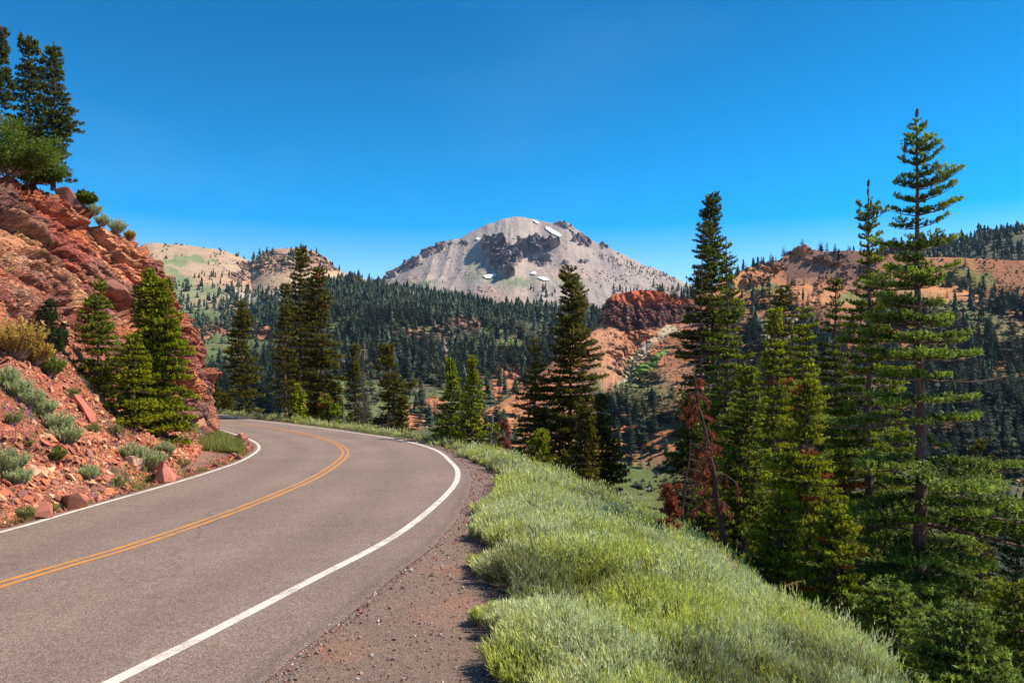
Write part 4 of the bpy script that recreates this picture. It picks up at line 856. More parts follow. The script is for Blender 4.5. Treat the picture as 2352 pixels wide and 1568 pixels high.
def fir(name, label, base, H, Rm, seed, pal='mid', crown0=.04, power=.8, dens=1.0, droop=.08, cones=0, bare=0.0, g=None, lean=(0, 0), rusty=0.0, long_=.0, wh=None, trunk_r=None, group=None, gapn=.0, top_el=38, bm=None):
    rng = np.random.default_rng(seed); base = np.array(base, float)
    g = g or max(.8, base[1] / 15)
    root = empty(name, base, label, 'tree', group)
    # trunk, slightly crooked
    k = 9; tz = np.linspace(-.05, 1, k); wob = np.cumsum(rng.normal(size=(k, 2)) * .006 * H, 0) * .5
    path = np.stack([lean[0] * H * np.abs(tz) ** 1.3 + wob[:, 0], lean[1] * H * np.abs(tz) ** 1.3 + wob[:, 1], tz * H], 1); path[:, :2] -= path[0, :2]
    tr = trunk_r or (.011 * H + .02); rad = tr * (1 - .93 * np.clip(tz, 0, 1) ** .9); rad[0] *= 1.35
    ctr = lambda z: np.array([np.interp(z, path[:, 2], path[:, 0]), np.interp(z, path[:, 2], path[:, 1]), z])
    soup('trunk', tube(path, rad, 10), None, bm or M_bark, root)
    # whorls
    TL = [branch_template(rng, max(.22, Rm * f), g, droop=droop, pad=.50 if f > .4 else .62) for f in (.18, .35, .55, .8, 1.0, .35, .55, .8)] if True else None
    fl = [.18, .35, .55, .8, 1.0, .35, .55, .8]
    Rm *= 1.22; wh = (wh or max(.22, .028 * H + .10)) * .82 ; z = H * crown0; FT = []; FK = []; WD = []; RU = []
    lob = rng.uniform(0, 6.28, 3); gapn = gapn or .10
    while z < H * .985:
        t = min(1.0, max(0.0, (z / H - crown0) / (1 - crown0))); prof = (1 - t) ** power * (1 if t > .10 else .72 + 2.8 * t)
        nb = rng.integers(5, 9); a0 = rng.uniform(0, 6.28)
        gap = gapn and rng.random() < gapn * (1 - .3 * t)
        for j in range(nb):
            if rng.random() > dens * (.45 if gap else 1): continue
            Lb = Rm * prof * rng.uniform(.62, 1.12) * (1 + long_ * (rng.random() ** 4) * 1.6) + .07 + .012 * H * (t > .9)
            aa_ = a0 + j * 6.283 / nb; Lb *= np.clip(1 + .20 * math.sin(aa_ + z / H * 9 + lob[0]) + .16 * math.sin(2 * aa_ - z / H * 17 + lob[1]) + .14 * math.sin(z * 2.1 + lob[2] + aa_), .5, 1.45)
            if gap: Lb *= .55
            el = R(rng.normal(0, 3.6) + (-9 + top_el * t ** 2.2)); a = a0 + j * 6.283 / nb + rng.normal() * .18
            i = int(np.argmin([abs(f * Rm - Lb) + rng.random() * .1 * Rm for f in fl])); Tm, Kf, wd = TL[i]; sc_ = Lb / max(.22, Rm * fl[i])
            ca, sa, ce, se = math.cos(a), math.sin(a), math.cos(el), math.sin(el)
            M = np.array([[ca, -sa, 0], [sa, ca, 0], [0, 0, 1]]) @ np.array([[ce, 0, -se], [0, 1, 0], [se, 0, ce]]) * sc_
            p = ctr(z + rng.normal() * .03 * wh)
            isbare = rng.random() < bare * (1 - t) ** .6
            if not isbare:
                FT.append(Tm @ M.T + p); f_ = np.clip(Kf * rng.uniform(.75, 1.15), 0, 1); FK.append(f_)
                RU.append(np.full(len(Kf), 1.0 if rng.random() < rusty else 0.0))
            r0 = .014 * Lb + .004
            sub = wd if isbare else wd[:4] + wd[4::3]
            for q, (aa, bb) in enumerate(sub):
                main = q < 4; WD += prism(M @ aa + p, M @ bb + p, r0 * (1 - q * .22) if main else r0 * .3, r0 * (1 - (q + 1) * .22) if main else r0 * .12)
        z += wh * rng.uniform(.7, 1.25) * (1 - .45 * t)
    # leader
    b = np.repeat(ctr(H * .95)[None], 60, 0); b = np.stack([ctr(q) for q in rng.uniform(H * .9, H, int(60))]); Tt = blades(b, np.tile([0, 0, 1.], (60, 1)), .06 * g ** .8, .010 * g, rng, 1, .9); FT.append(Tt); FK.append(np.full(60, .8)); RU.append(np.zeros(60))
    FT = np.concatenate(FT); FK = np.concatenate(FK)[:, None]; RU = np.concatenate(RU)[:, None]
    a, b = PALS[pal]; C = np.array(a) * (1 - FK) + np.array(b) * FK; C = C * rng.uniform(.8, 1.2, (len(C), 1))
    C = C * (1 - RU) + RU * (np.array([.22, .065, .02]) + FK * np.array([.24, .08, .01]))
    soup('branches', np.array(WD), None, M_dead if bare > .3 else (bm or M_bark), root)
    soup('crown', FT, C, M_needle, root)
    if cones:
        cm = cone_mesh(g)
        for i in range(cones):
            zz = H * (1.0 - .24 * (i / max(1, cones)) ** 1.2) ; an = rng.uniform(0, 6.28); rr_ = 0.01 if i == 0 else (.06 + Rm * .45 * (1 - zz / H) ** .6) * rng.uniform(.5, 1)
            o = link('cone', cm, root); p = ctr(min(zz, H)); o.location = (p[0] + rr_ * math.cos(an), p[1] + rr_ * math.sin(an), p[2] + (.02 if i == 0 else .03)); o.scale = (rng.uniform(.85, 1.1),) * 3; o.rotation_euler = (rng.normal() * .08, rng.normal() * .08, an)
    return root
M_cone = bark_mat('cone_scales', (.07, .05, .04), (.23, .18, .14))
_cm = {}
def cone_mesh(g):
    if 'c' in _cm: return _cm['c']
    rng = np.random.default_rng(5); z = np.linspace(0, .17, 8); r = .031 * np.sqrt(np.clip(1 - ((z - .075) / .105) ** 2, .05, 1)); T = list(tube(np.stack([0 * z, 0 * z, z], 1), r, 8))
    for i in range(70):    # scales
        a = i * 2.4; zz = .005 + i / 70 * .155; rr_ = np.interp(zz, z, r); p = np.array([math.cos(a) * rr_, math.sin(a) * rr_, zz]); s = np.array([-math.sin(a), math.cos(a), 0]) * .009; o = np.array([math.cos(a), math.sin(a), .6]) * .010
        T += [[p - s, p + s, p + o], [p - s, p + o, p + s]]
    T = np.array(T); _cm['c'] = make_mesh('cone', T.reshape(-1, 3), np.arange(len(T) * 3), np.full(len(T), 3), M_cone); return _cm['c']
def gfir(label, u, vt, y, Rpx, seed, **k):
    """a fir rooted on the ground sheet at depth y"""
    x = (u - 1176) * y / F; zb = float(ground_z(np.array([x]), np.array([y]))[0]); zt = CAMH + (HOR - vt) * y / F
    return fir(k.pop('name', 'fir_tree'), label, (x, y, zb - .05), zt - zb, Rpx * y / F, seed, **k)
def cfir(label, u, vt, vb, Rpx, seed, y=None, **k):
    """a fir rooted on the rock slope"""
    if y is None: p, n = on_cliff(u, vb)
    else: p = np.array(Pw(u, vb, y))
    return fir(k.pop('name', 'fir_tree'), label, p - np.array([0, 0, .1]), (vb - vt) * p[1] / F + .1, Rpx * p[1] / F, seed, **k)
# --- right hand group
gfir('tallest fir at far right, thick bare lower trunk and upright cones at its tip', 2112, 262, 15, 225, 101, pal='blue', power=.82, dens=.92, cones=3, long_=.6, gapn=.24, crown0=.05, wh=.52, bare=.05, trunk_r=.165)
gfir('tall slender fir with upright cones, just left of the tallest fir', 1999, 425, 20, 125, 102, pal='mid', power=.85, dens=.9, cones=9, crown0=.10, wh=.38, long_=.3, bare=.10, trunk_r=.17, gapn=.15, rusty=.02)
gfir('very tall dark fir rising behind the right group, tallest of its left edge', 1642, 447, 38, 98, 103, pal='dark', power=.62, dens=.95, crown0=.2, wh=.42, top_el=50, bare=.12)
gfir('thin half bare fir with grey twigs at the left edge of the right group', 1604, 500, 37, 58, 104, pal='dark', power=.45, dens=.75, crown0=.25, bare=.45, wh=.5, trunk_r=.16)
gfir('green fir in front of the very tall dark fir, with pale upper trunk', 1658, 545, 32, 92, 105, pal='mid', power=.75, dens=.9, crown0=.12, bare=.1, long_=.2)
gfir('slim bright fir with a bare spiky top in the middle of the right group', 1771, 700, 24, 88, 106, pal='bright', power=.75, dens=.9, crown0=.1, rusty=.01, gapn=.1)
gfir('olive conifer with bushy top behind the slim bright fir', 1800, 652, 35, 76, 107, pal='olive', power=.5, dens=.95, crown0=.2)
gfir('bright green fir with slim pointed top left of the coned fir', 1842, 690, 27, 100, 108, pal='bright', power=.72, dens=.95, crown0=.1)
gfir('dark fir with layered boughs close behind the coned fir on its left', 1918, 613, 29, 92, 109, pal='dark', power=.7, dens=.95, crown0=.1)
gfir('shorter green fir with its tip below the pale upper trunk, left half of right group', 1710, 835, 22, 105, 110, pal='mid', power=.7, crown0=.06, bare=.08)
gfir('yellow green fir with rusty red twigs, low in front of the right group', 1853, 865, 18, 118, 111, pal='bright', power=.65, crown0=.04, rusty=.07, bare=.12, gapn=.1)
gfir('small pale conifer with upright cones right of the thick trunk', 2264, 1000, 20, 62, 112, pal='olive', power=.5, dens=.8, cones=5, crown0=.1)
gfir('loose green young conifer at the right edge below the spreading boughs', 2335, 1150, 17, 75, 113, pal='dim', power=.6, dens=.8, crown0=.02, long_=.3)
gfir('dark fir between the coned fir and the tallest fir, lower crown only', 2060, 900, 26, 110, 114, pal='mid', power=.7, crown0=.05, bare=.1)
gfir('small bushy fir at the bottom right corner under the tallest fir', 2215, 1395, 9.5, 165, 115, pal='blue', power=.5, crown0=.02, wh=.16, g=.75)
gfir('low spreading young fir at the sage edge below the coned fir', 2040, 1345, 11.5, 130, 116, pal='blue', power=.45, crown0=.02, wh=.17)
gfir('shadowed fir behind the dead red tree at the left of the right group', 1590, 900, 30, 80, 117, pal='dark', power=.55, crown0=.03, bare=.15)
gfir('dark fir filling the back of the right group between two bright firs', 1905, 880, 34, 120, 118, pal='dark', power=.5, crown0=.02)
gfir('short fir at lower right between the bottom corner fir and the right edge', 2330, 1330, 12, 130, 119, pal='mid', power=.5, crown0=.02)
gfir('dark fir at the back of the right group behind the dead red tree', 1690, 960, 27, 95, 120, pal='dark', power=.5, crown0=.02)
gfir('green fir low behind the thick trunk, at its right side', 2190, 1060, 19, 105, 121, pal='mid', power=.55, crown0=.02, bare=.15, rusty=.02)
gfir('low dark fir at the sage edge right of the small dead seedling', 1625, 1120, 21, 80, 122, pal='mid', power=.5, crown0=.02)
gfir('low yellow green fir at the sage edge right of the dead red trunk', 1790, 1130, 15.5, 100, 123, pal='bright', power=.5, crown0=.02, rusty=.02, bare=.1)
gfir('low yellow green fir at the sage edge left of the coned fir trunk', 1925, 1170, 14, 100, 124, pal='bright', power=.5, crown0=.02, rusty=.04, bare=.15)
# --- middle
gfir('tall dark fir standing alone before the red knob, tallest tree of the middle', 1308, 606, 42, 92, 131, pal='olive', power=.62, dens=.95, crown0=.10, top_el=45, wh=.42, long_=.25)
gfir('narrower dark fir just left of the tall lone fir', 1232, 776, 43, 68, 132, pal='olive', power=.62, dens=.92, crown0=.1, bare=.1, wh=.42)
gfir('knee high bright young fir between the two dark middle firs', 1243, 985, 31, 42, 133, pal='bright', power=.5, crown0=.02, wh=.2)
gfir('bushy low conifer at the right foot of the tall lone fir', 1385, 905, 37, 62, 134, pal='olive', power=.5, crown0=.02)
gfir('broad low olive conifer close to the right of the tall lone fir trunk', 1340, 930, 35, 52, 135, pal='olive', power=.5, crown0=.02)
gfir('left one of the pair of young green firs beyond the road bend', 1036, 822, 33, 46, 136, pal='mid', power=.8, crown0=.02, wh=.2)
gfir('right one of the pair of young green firs beyond the road bend', 1086, 815, 32, 48, 137, pal='bright', power=.85, crown0=.02, wh=.2)
gfir('low green sprig of fir beside the broken red stump', 1135, 975, 31.5, 30, 138, pal='bright', power=.4, crown0=.02, wh=.2, dens=.8)
# --- left of the middle
gfir('left narrow fir with a pale trunk in the roadside trio', 655, 652, 52, 36, 141, pal='olive', power=.5, dens=.9, crown0=.14, wh=.42)
gfir('tallest fir of the roadside trio, in its middle', 690, 562, 57, 58, 142, pal='olive', power=.55, dens=.95, crown0=.22, wh=.5, top_el=45, rusty=.01)
gfir('broad dark right fir of the roadside trio', 738, 612, 54, 58, 143, pal='olive', power=.45, dens=.95, crown0=.1, wh=.45, rusty=.03)
gfir('fresh green young fir at the foot of the roadside trio', 683, 880, 50, 31, 144, pal='bright', power=.7, crown0=.02, wh=.25)
gfir('low dark fir with rusty twigs at the right foot of the trio', 752, 905, 51, 36, 145, pal='mid', power=.45, crown0=.02, rusty=.10)
gfir('thin fir close behind the dead snag', 818, 790, 53, 34, 146, pal='olive', power=.6, crown0=.06, dens=.9)
gfir('open crooked fir right of the dead snag', 893, 790, 50, 44, 147, pal='olive', power=.45, crown0=.06, dens=.75, bare=.3, long_=.5)
gfir('shaggy olive conifer standing alone beyond the cliff nose', 556, 692, 63, 38, 148, pal='olive', power=.35, crown0=.05, dens=1, wh=.45)
gfir('half hidden dark conifer just right of the cliff nose', 487, 868, 76, 30, 149, pal='olive', power=.4, crown0=.02)
gfir('half hidden dark conifer left of the lone shaggy conifer', 520, 905, 73, 26, 150, pal='olive', power=.4, crown0=.02)
gfir('low fir right of the open crooked fir by the road', 925, 905, 47, 26, 151, pal='olive', power=.5, crown0=.02)
# --- red slope and crest
cfir('leftmost tree on the cliff top, cut by the picture edge', -6, 62, 400, 46, 161, y=37, pal='dark', power=.5, crown0=.1, bare=.2, rusty=.04)
cfir('left fir of the pair on the cliff top, pale trunk and coned tip', 66, 88, 412, 58, 162, y=38, pal='dark', power=.5, crown0=.12, cones=6, bare=.1, wh=.3)
cfir('right fir of the pair on the cliff top, full crown', 122, 104, 416, 48, 163, y=34, pal='dark', power=.42, crown0=.04, cones=5, wh=.3)
cfir('small dark fir alone on the red slope at left', 115, 690, 798, 30, 164, pal='dim', power=.6, crown0=.02, wh=.16)
cfir('dark green fir on the slope left of the bright fir cluster', 229, 638, 905, 70, 165, pal='mid', power=.8, crown0=.02, wh=.22)
cfir('lowest and brightest fir at the front left of the slope cluster', 308, 765, 985, 76, 166, pal='bright', power=.7, crown0=.02, wh=.2)
cfir('tallest bright fir of the slope cluster, twin topped', 347, 618, 995, 80, 167, pal='bright', power=.78, crown0=.02, wh=.22)
cfir('bright fir at the right of the slope cluster against the cliff', 378, 640, 1003, 80, 168, pal='bright', power=.68, crown0=.02, wh=.22)
cfir('slim fir at the back of the slope cluster', 318, 655, 965, 48, 169, pal='mid', power=.75, crown0=.02, wh=.22)

# ------------------------------------------------------------------ dead trees
def curve(p0, d, L, droop, rng, n=6):
    P = [np.array(p0, float)]; d = np.array(d, float)
    for i in range(n):
        d = d + np.array([rng.normal() * .12, rng.normal() * .12, -droop]); d /= np.linalg.norm(d); P.append(P[-1] + d * L / n)
    return np.array(P)
def dead_tree(name, label, base, tip, tr, seed, nb, Lb, droop, rust, mat, sparse=.5, twig=5, up=.3, zr=(.2, .95), g=1.0):
    rng = np.random.default_rng(seed); base = np.array(base, float); tip = np.array(tip, float); root = empty(name, base, label, 'tree')
    t = np.linspace(0, 1, 9)[:, None]; path = (tip - base) * t + np.concatenate([[[0, 0, 0]], np.cumsum(rng.normal(size=(8, 3)) * .03 * np.linalg.norm(tip - base) * .35, 0)]) * np.array([1, 1, .2]); path[0, 2] -= .15
    rad = tr * (1 - .8 * t[:, 0]); soup('trunk', tube(path, rad, 9), None, mat, root)
    WD = []; FT = []; FK = []
    for i in range(nb):
        q = rng.uniform(*zr); p = path[0] + (path[-1] - path[0]) * q; k = q * 8; a = int(k); p = path[a] + (path[min(8, a + 1)] - path[a]) * (k - a)
        an = rng.uniform(0, 6.28); L = Lb * rng.uniform(.45, 1.1) * (1.15 - .6 * q)
        c = curve(p, (math.cos(an), math.sin(an), up), L, droop, rng); r = tr * .26 * (1 - .5 * q)
        for j in range(6): WD += prism(c[j], c[j + 1], r * (1 - j / 6.5), r * (1 - (j + 1) / 6.5))
        for m in range(twig):
            j = rng.integers(1, 6); c2 = curve(c[j], (rng.normal(), rng.normal(), rng.normal() * .4), L * .35, droop * 1.2, rng, 3)
            for z in range(3): WD += prism(c2[z], c2[z + 1], r * .4 * (1 - z / 3.5), r * .4 * (1 - (z + 1) / 3.5))
            if rng.random() < rust:
                n = int(46 / g); tt_ = rng.random((n, 1)); s_ = c2[0] + (c2[-1] - c2[0]) * tt_ + rng.normal(size=(n, 3)) * .02; FT.append(blades(s_, np.tile((c2[-1] - c2[0]) / (np.linalg.norm(c2[-1] - c2[0]) + 1e-6), (n, 1)), .06 * g, .010 * g, rng, .1, .8)); FK.append(rng.random(n))
    soup('branches', np.array(WD), None, mat, root)
    if FT:
        FT = np.concatenate(FT); FK = np.concatenate(FK)[:, None]; soup('dead_needles', FT, np.array([.12, .035, .02]) * (1 - FK) + np.array([.36, .095, .045]) * FK, M_needle, root)
    return root
def gz(x, y): return float(ground_z(np.array([x]), np.array([y]))[0])
b = Pw(1672, 1275, 17.6); b[2] = gz(b[0], b[1]); tp = Pw(1596, 862, 17.2)
dead_tree('dead_tree', 'leaning dead tree with rust red needles and drooping grey twigs before the right group', b, tp, .085, 201, 48, 1.0, .34, .45, M_redbark, twig=7, up=.25, zr=(.12, 1))
b = Pw(1541, 1190, 13.5); b[2] = gz(b[0], b[1]); dead_tree('dead_seedling', 'small dead red seedling at the crest of the sage bank', b, Pw(1528, 1105, 13.5), .014, 202, 44, .26, .02, .9, M_redbark, twig=3, up=.05, zr=(.05, .95))
b = Pw(835, 965, 50); b[2] = gz(b[0], b[1]); dead_tree('dead_snag', 'bare dead snag with long drooping curved branches by the road', b, Pw(829, 785, 50), .15, 203, 20, 2.6, .30, .0, M_dead, twig=3, up=.35, zr=(.3, .98), g=2)
b = Pw(1126, 1032, 31); b[2] = gz(b[0], b[1]); dead_tree('broken_stump', 'broken pale red stump with a splintered top beside the young fir pair', b, Pw(1128, 945, 31), .10, 204, 5, .5, .3, .3, M_dead, zr=(.2, .7), g=1.6)
b = Pw(1160, 1035, 31); b[2] = gz(b[0], b[1]); dead_tree('dead_branch_arch', 'arching dead sapling with rust red needles right of the broken stump', b, Pw(1150, 948, 31), .04, 205, 16, .75, .38, .9, M_redbark, zr=(.3, 1), g=1.6)
# two bare branches reaching out of the right group over the sage, grown from a short dark trunk
b = Pw(1560, 1180, 15.5); b[2] = gz(b[0], b[1]); dead_tree('dead_sapling', 'dark bare sapling with twigs reaching left over the sage crest', b, Pw(1575, 1010, 15.5), .045, 206, 22, .55, .12, .0, M_redbark, zr=(.3, 1), up=.1)

# ------------------------------------------------------------------ shrubs
def leafy(name, label, cat, p, n_up, rx, rz, nst, nleaf, L, wdt, inner, tipc, seed, flower=None, mat=None, group=None, rad=.012, spread=.9, jit=.035):
    """a many stemmed shrub: fanned stems with leaves"""
    rng = np.random.default_rng(seed); root = empty(name, p, label, cat, group); WD = []; B = []; D = []; K = []
    for i in range(nst):
        a = rng.uniform(0, 6.28); o = rng.random() ** .6; base = np.array([math.cos(a), math.sin(a), 0]) * rx * .35 * o
        d = np.array([math.cos(a) * o * spread, math.sin(a) * o * spread, 1]) + np.array(n_up) * .25; d /= np.linalg.norm(d)
        hgt = rz * rng.uniform(.7, 1.1) * (1 - .25 * o); tip = base + d * hgt; tip[0] *= 1; mid = base + d * hgt * .5 + rng.normal(size=3) * .05 * rx
        WD += prism(base - d * .05, mid, rad, rad * .7) + prism(mid, tip, rad * .7, rad * .3)
        t = rng.uniform(.25, 1.0, (nleaf, 1)); B.append(np.where(t < .5, base + (mid - base) * t * 2, mid + (tip - mid) * (t * 2 - 1)) + rng.normal(size=(nleaf, 3)) * jit * rx); D.append(np.tile(d, (nleaf, 1))); K.append(t[:, 0] * .8 + rng.random(nleaf) * .25)
    B = np.concatenate(B); D = np.concatenate(D); K = np.clip(np.concatenate(K), 0, 1)[:, None]
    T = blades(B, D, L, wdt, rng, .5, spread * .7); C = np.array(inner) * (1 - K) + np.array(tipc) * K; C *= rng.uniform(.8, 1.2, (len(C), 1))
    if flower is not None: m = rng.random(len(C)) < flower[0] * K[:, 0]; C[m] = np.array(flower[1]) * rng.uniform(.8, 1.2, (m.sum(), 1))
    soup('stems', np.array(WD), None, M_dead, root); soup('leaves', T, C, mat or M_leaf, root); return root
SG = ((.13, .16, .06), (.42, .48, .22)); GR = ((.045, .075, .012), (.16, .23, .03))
def cshrub(kind, label, u, v, r, seed, y=None):
    if y is None: p, n = on_cliff(u, v + r * .45)
    else: p = np.array(Pw(u, v + r * .45, y)); n = np.array([.3, -.2, .9])
    s = r * p[1] / F * (1.2 if kind in ('sage', 'herb') else 1)
    if kind == 'sage': return leafy('sagebrush', label, 'shrub', p, n, s, s * 1.25, int(90), 26, .05 + s * .06, .007 + s * .008, *SG, seed, mat=M_sage, group='sage shrubs on the red slope', rad=.006)
    if kind == 'green': return leafy('green_shrub', label, 'shrub', p, n, s, s * 1.5, 70, 30, .05 + s * .05, .014 + s * .015, *GR, seed, rad=.008)
    if kind == 'yellow': return leafy('yellow_shrub', label, 'shrub', p, n, s, s * 1.5, 110, 40, .06, .024, (.16, .15, .03), (.50, .36, .07), seed, rad=.010)
    if kind == 'herb': return leafy('herb', label, 'plant', p, n, s, s * 1.1, 36, 14, .045 + s * .04, .012, (.09, .12, .03), (.24, .27, .07), seed, rad=.004, group='small plants on the red slope')
    if kind == 'bush': return leafy('deciduous_bush', label, 'bush', p, n, s, s * 1.75, 90, 150, .085, .040, (.016, .038, .006), (.11, .17, .014), seed, rad=.014, spread=2.2, jit=.085)
for a in [('yellow', 'large golden yellow shrub on the red slope at far left', 38, 790, 62, 1), ('yellow', 'smaller golden shrub joined to the right of the large yellow one', 82, 815, 38, 2), ('green', 'fresh green shrub below the golden shrubs', 116, 848, 32, 3),
          ('sage', 'topmost sage clump of the diagonal band, at the picture edge', 12, 872, 30, 4), ('sage', 'second sage clump down the diagonal band', 40, 897, 32, 5), ('sage', 'third sage clump down the diagonal band', 68, 920, 32, 6), ('sage', 'fourth sage clump down the diagonal band', 97, 940, 32, 7), ('sage', 'fifth sage clump of the band, left of the pointed slab', 128, 975, 34, 8), ('sage', 'lowest grey green sage clump of the diagonal band', 150, 1002, 36, 9), ('green', 'leafy green clump just below the diagonal sage band', 128, 1045, 26, 10),
          ('sage', 'round sage bush low on the slope at the picture edge', 14, 1068, 46, 11), ('sage', 'sage bush leaning out below the round edge bush', 42, 1098, 30, 12), ('sage', 'left half of the pale sage pair above the road', 303, 1045, 30, 13), ('sage', 'right and brighter half of the pale sage pair above the road', 340, 1062, 36, 14), ('sage', 'small sage tuft below the cluster of firs', 380, 1032, 22, 15), ('sage', 'thin upright sage tuft low on the scree', 207, 1090, 24, 16), ('sage', 'small sage on the ledge high on the cliff at left', 60, 512, 22, 17), ('sage', 'tiny sage right of the ledge sage', 84, 528, 15, 18),
          ('sage', 'sage on the crest right of the flat block', 214, 486, 20, 19), ('sage', 'sage in the middle of the crest line', 240, 500, 18, 20), ('sage', 'lowest sage on the cliff crest', 272, 522, 22, 21), ('yellow', 'small orange yellow tuft at the end of the crest sages', 298, 543, 14, 22), ('green', 'small green shrub beside the slope fir trunk on the rock', 190, 692, 16, 23),
          ('bush', 'large leafy green bush on the cliff top at the picture edge', 20, 352, 84, 24), ('bush', 'lower leafy bush under the two cliff top firs', 92, 392, 46, 25), ('bush', 'tiny leafy bush hanging out past the cliff crest', 205, 452, 17, 26),
          ('herb', 'green herb beside the dead grass at the lower firs', 424, 1010, 26, 27), ('herb', 'low herbs at the road edge under the slab', 60, 1180, 22, 28), ('herb', 'yellowish herbs along the white line, left of the sage tuft', 108, 1170, 20, 29), ('herb', 'herb tuft near the road below the pale sage pair', 275, 1110, 20, 30), ('herb', 'herb by the white line right of the dark stone', 345, 1102, 18, 31), ('herb', 'herb by the white line near the start of the bend', 420, 1065, 20, 32), ('herb', 'herb on the bare red patch below the firs', 262, 990, 20, 33), ('herb', 'herb patch left of the lowest sage clump', 55, 1010, 22, 34), ('herb', 'herb under the pointed slab', 215, 985, 22, 35), ('herb', 'herb above the pointed slab', 165, 905, 18, 36), ('herb', 'green herb on the red slope under the edge band', 30, 960, 24, 37)]:
    k, l, u, v, r, s = a; cshrub(k, l, u, v, r, s)

# ------------------------------------------------------------------ sage bank on the right, grasses and flowers
def seg_in(P, Yq): return np.interp(Yq, P[:, 1], P[:, 0])
def sage_bank():
    rng = np.random.default_rng(31); XS = []; 
    def pick(n, y0, y1, x0, x1):
        Y = rng.uniform(y0, y1, n); X = rng.uniform(x0, x1, n); return X, Y
    T = []; C = []
    for (n, y0, y1, x0, x1, nl, g) in ((34000, 4.6, 9, -1, 4.6, 15, 1.0), (26000, 9, 16, -1.5, 4.5, 12, 1.35), (16000, 16, 27, -2.5, 4.0, 10, 2.0), (15000, 26, 52, -17, 1.5, 9, 2.6), (3500, 50, 74, -34, -12, 8, 4)):
        X, Y = pick(n, y0, y1, x0, x1); ds = sdist(X, Y, SAGE_L); dc = sdist(X, Y, CREST)
        mound = fbm(X * 1.5, Y * 1.5, o=3, k=301); edge = fbm(X * 1.6, Y * 1.6, o=2, k=303) * .45
        ok = (ds + edge > .12) & (dc < .9 + edge + rng.random(n) * .6) & (mound > -.55)
        X, Y, mound, ds, dc = X[ok], Y[ok], mound[ok], ds[ok], dc[ok]; m = len(X); Z = ground_z(X, Y)
        h = (.16 + .46 * np.clip(mound + .45, 0, 1) ** .8) * rng.uniform(.75, 1.12, m) * np.clip(.45 + ds * .9, .4, 1); far = Y > 26; h = np.where(far, h * .95, h)
        gx = fbm(X * 1.5 + .07, Y * 1.5, o=3, k=301) - mound; gy = fbm(X * 1.5, Y * 1.5 + .07, o=3, k=301) - mound
        d = np.stack([-gx * 5 + rng.normal(size=m) * .16 - .12 * np.clip(1 - ds, 0, 1) * 3, -gy * 5 + rng.normal(size=m) * .16, np.ones(m)], 1); d /= np.linalg.norm(d, axis=1)[:, None]
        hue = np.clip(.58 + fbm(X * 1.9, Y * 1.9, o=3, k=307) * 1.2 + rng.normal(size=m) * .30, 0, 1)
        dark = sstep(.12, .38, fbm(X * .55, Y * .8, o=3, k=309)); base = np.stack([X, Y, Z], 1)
        for j in range(nl):
            t = (.22 + .78 * (j + rng.random(m)) / nl)[:, None]; b0 = base + d * h[:, None] * t + rng.normal(size=(m, 3)) * .012 * g
            dd = d + rng.normal(size=(m, 3)) * .30; dd[:, 2] = np.abs(dd[:, 2]) + .15; dd /= np.linalg.norm(dd, axis=1)[:, None]
            s = np.cross(dd, rng.normal(size=(m, 3))); s /= np.linalg.norm(s, axis=1)[:, None]
            L = (.055 * g ** .6) * rng.uniform(.7, 1.4, (m, 1)); w_ = .0060 * g * rng.uniform(.7, 1.3, (m, 1))
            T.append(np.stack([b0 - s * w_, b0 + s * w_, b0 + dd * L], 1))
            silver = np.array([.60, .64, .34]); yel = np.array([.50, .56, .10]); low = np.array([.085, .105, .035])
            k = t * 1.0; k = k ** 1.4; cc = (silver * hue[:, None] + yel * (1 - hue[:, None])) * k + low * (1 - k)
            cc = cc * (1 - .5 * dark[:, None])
            if j == nl - 1: fl = (rng.random(m) < .12 * (hue < .4))[:, None]; cc = np.where(fl, np.array([.50, .46, .05]), cc)
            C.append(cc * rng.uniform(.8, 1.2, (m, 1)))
        # woody stems
        e = base + d * h[:, None] * .9; s = np.cross(d, rng.normal(size=(m, 3))); s /= np.linalg.norm(s, axis=1)[:, None]
        T.append(np.stack([base - s * .004 * g, base + s * .004 * g, e], 1)); C.append(np.tile([.22, .20, .12], (m, 1)))
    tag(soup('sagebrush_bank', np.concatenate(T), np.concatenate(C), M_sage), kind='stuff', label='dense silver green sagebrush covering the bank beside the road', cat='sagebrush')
sage_bank()
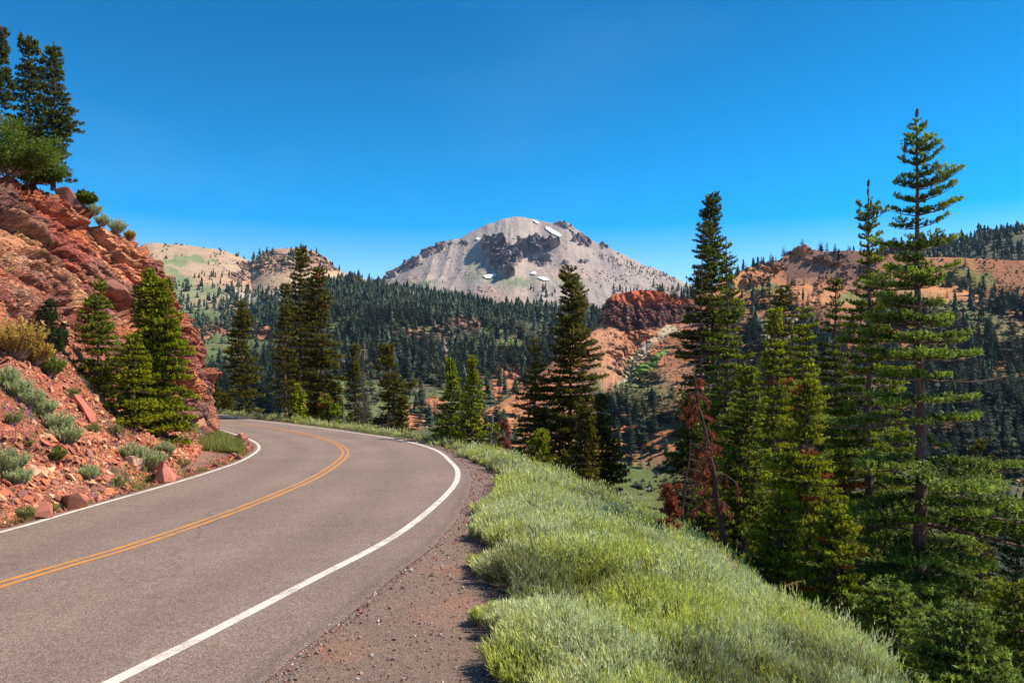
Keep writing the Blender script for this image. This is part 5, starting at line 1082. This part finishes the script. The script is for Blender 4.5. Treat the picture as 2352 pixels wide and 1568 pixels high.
def grass_patch():
    rng = np.random.default_rng(32); T = []; C = []
    # inner verge beyond the cliff nose
    n = 9000; q = rng.random(n); LL = offset(LINE_L, -.3); sel = LL[(LL[:, 1] > 26) & (LL[:, 1] < 41)]; i = (q * (len(sel) - 1)).astype(int)
    tn = np.gradient(sel, axis=0); tn /= np.linalg.norm(tn, axis=1)[:, None]; o = rng.random(n) ** 1.0 * np.interp(sel[i, 1], [26, 29, 33, 41], [.3, 2.2, 2.6, .8]) + .15
    X = sel[i, 0] - o * tn[i, 1]; Y = sel[i, 1] + o * tn[i, 0]; m = n; d = rng.normal(size=(m, 3)) * .25; d[:, 2] = 1; L = rng.uniform(.12, .42, (m, 1)) * np.clip(o[:, None] + .3, 0, 1)
    s = rng.normal(size=(m, 3)) * [1, 1, 0]; s /= np.linalg.norm(s, axis=1)[:, None]; b = np.stack([X, Y, np.zeros(m)], 1)
    T.append(np.stack([b - s * .014, b + s * .014, b + d * L], 1)); c = np.array([.13, .18, .04]) + rng.random((m, 1)) * np.array([.12, .10, .03]); fl = rng.random(m) < .05; c[fl] = (.6, .5, .04); C.append(c)
    # sparse weeds along the inner white line
    n = 5000; Y = rng.uniform(10.5, 27, n); LL = offset(LINE_L, -.2); X = np.interp(Y, LL[:, 1], LL[:, 0]) - np.abs(rng.normal(size=n)) * .35; k = fbm(X * 2, Y * 1.2, o=2, k=311) > -.05; X, Y = X[k], Y[k]; m = len(X)
    b = np.stack([X, Y, np.clip((np.interp(Y, LL[:, 1], LL[:, 0]) - X - .2) * .7, 0, 1)], 1); d = rng.normal(size=(m, 3)) * .4; d[:, 2] = 1; s = rng.normal(size=(m, 3)) * [1, 1, 0]; s /= np.linalg.norm(s, axis=1)[:, None]
    T.append(np.stack([b - s * .010, b + s * .010, b + d * rng.uniform(.05, .16, (m, 1))], 1)); C.append(np.array([.15, .17, .04]) + rng.random((m, 1)) * np.array([.14, .10, .03]))
    # tufts and violet flowers over the scree
    W_ = ((CT > .02) & (CT < 1.1) & (CP[..., 1] > 9) & (CC > 3.5) & (CC < 11.8)) * np.clip(fbm(CP[..., 0] * .8, CP[..., 1] * .8, CP[..., 2] * .8, o=3, k=312) * 2 - .15, 0, 1)
    w_ = W_.ravel() / W_.sum(); idx = rng.choice(len(w_), 9000, p=w_); p = CP.reshape(-1, 3)[idx] + rng.normal(size=(9000, 3)) * .03; m = 9000
    d = rng.normal(size=(m, 3)) * .5; d[:, 2] = 1; s = rng.normal(size=(m, 3)) * [1, 1, 0]; s /= np.linalg.norm(s, axis=1)[:, None]
    T.append(np.stack([p - s * .012, p + s * .012, p + d * rng.uniform(.05, .17, (m, 1))], 1)); c = np.array([.12, .14, .05]) + rng.random((m, 1)) * np.array([.14, .12, .05]); fl = rng.random(m) < .22; c[fl] = np.array([.32, .20, .42]); C.append(c)
    tag(soup('grass', np.concatenate(T), np.concatenate(C), M_leaf), kind='stuff', label='sparse grass, weeds and violet flowers at the foot of the slope', cat='grass')
grass_patch()
def grass_stalks():
    rng = np.random.default_rng(40)
    for i, (u, v, y, l) in enumerate([(1720, 1310, 10.2, 'arching dry grass stalk over the sage crest by the dead red trunk'), (1745, 1318, 10.0, 'second dry grass stalk just right of the arching one'), (1960, 1500, 7.6, 'long dry seed stalk drooping over the lower sage'), (1845, 1455, 7.9, 'fine pale seed stalk in the middle of the lower sage')]):
        x = (u - 1176) * y / F; p = np.array([x, y, gz(x, y)]); WD = []; c = curve([0, 0, .1], (.15, 0, 1), .85, .16, rng, 8)
        for j in range(8): WD += prism(c[j], c[j + 1], .004, .003)
        for j in range(30): q = c[5] + (c[8] - c[5]) * rng.random(); WD += prism(q, q + rng.normal(size=3) * .015 + (0, 0, -.01), .004, .001)
        o = soup('grass_stalk', np.array(WD) + p, np.tile([.50, .36, .14], (len(WD), 1)), M_leaf, origin=p); tag(o, l, 'grass stalk')
grass_stalks()

# ------------------------------------------------------------------ air
def haze():
    V = []; 
    for z in (-60, 700):
        for x, y in ((-9400, -9400), (9400, -9400), (9400, 9400), (-9400, 9400)): V.append((x, y, z))
    f = [0, 3, 2, 1, 4, 5, 6, 7, 0, 1, 5, 4, 1, 2, 6, 5, 2, 3, 7, 6, 3, 0, 4, 7]
    m = bpy.data.materials.new('air'); m.use_nodes = True; t = m.node_tree; t.nodes.clear(); o = t.nodes.new('ShaderNodeOutputMaterial')
    v = t.nodes.new('ShaderNodeVolumePrincipled'); v.inputs['Color'].default_value = (.45, .66, 1.0, 1); v.inputs['Density'].default_value = .000036; t.links.new(v.outputs[0], o.inputs['Volume'])
    tag(link('haze', make_mesh('haze', V, f, [4] * 6, m)), kind='stuff', label='thin blue mountain haze between the road and the far peak', cat='haze')
haze()
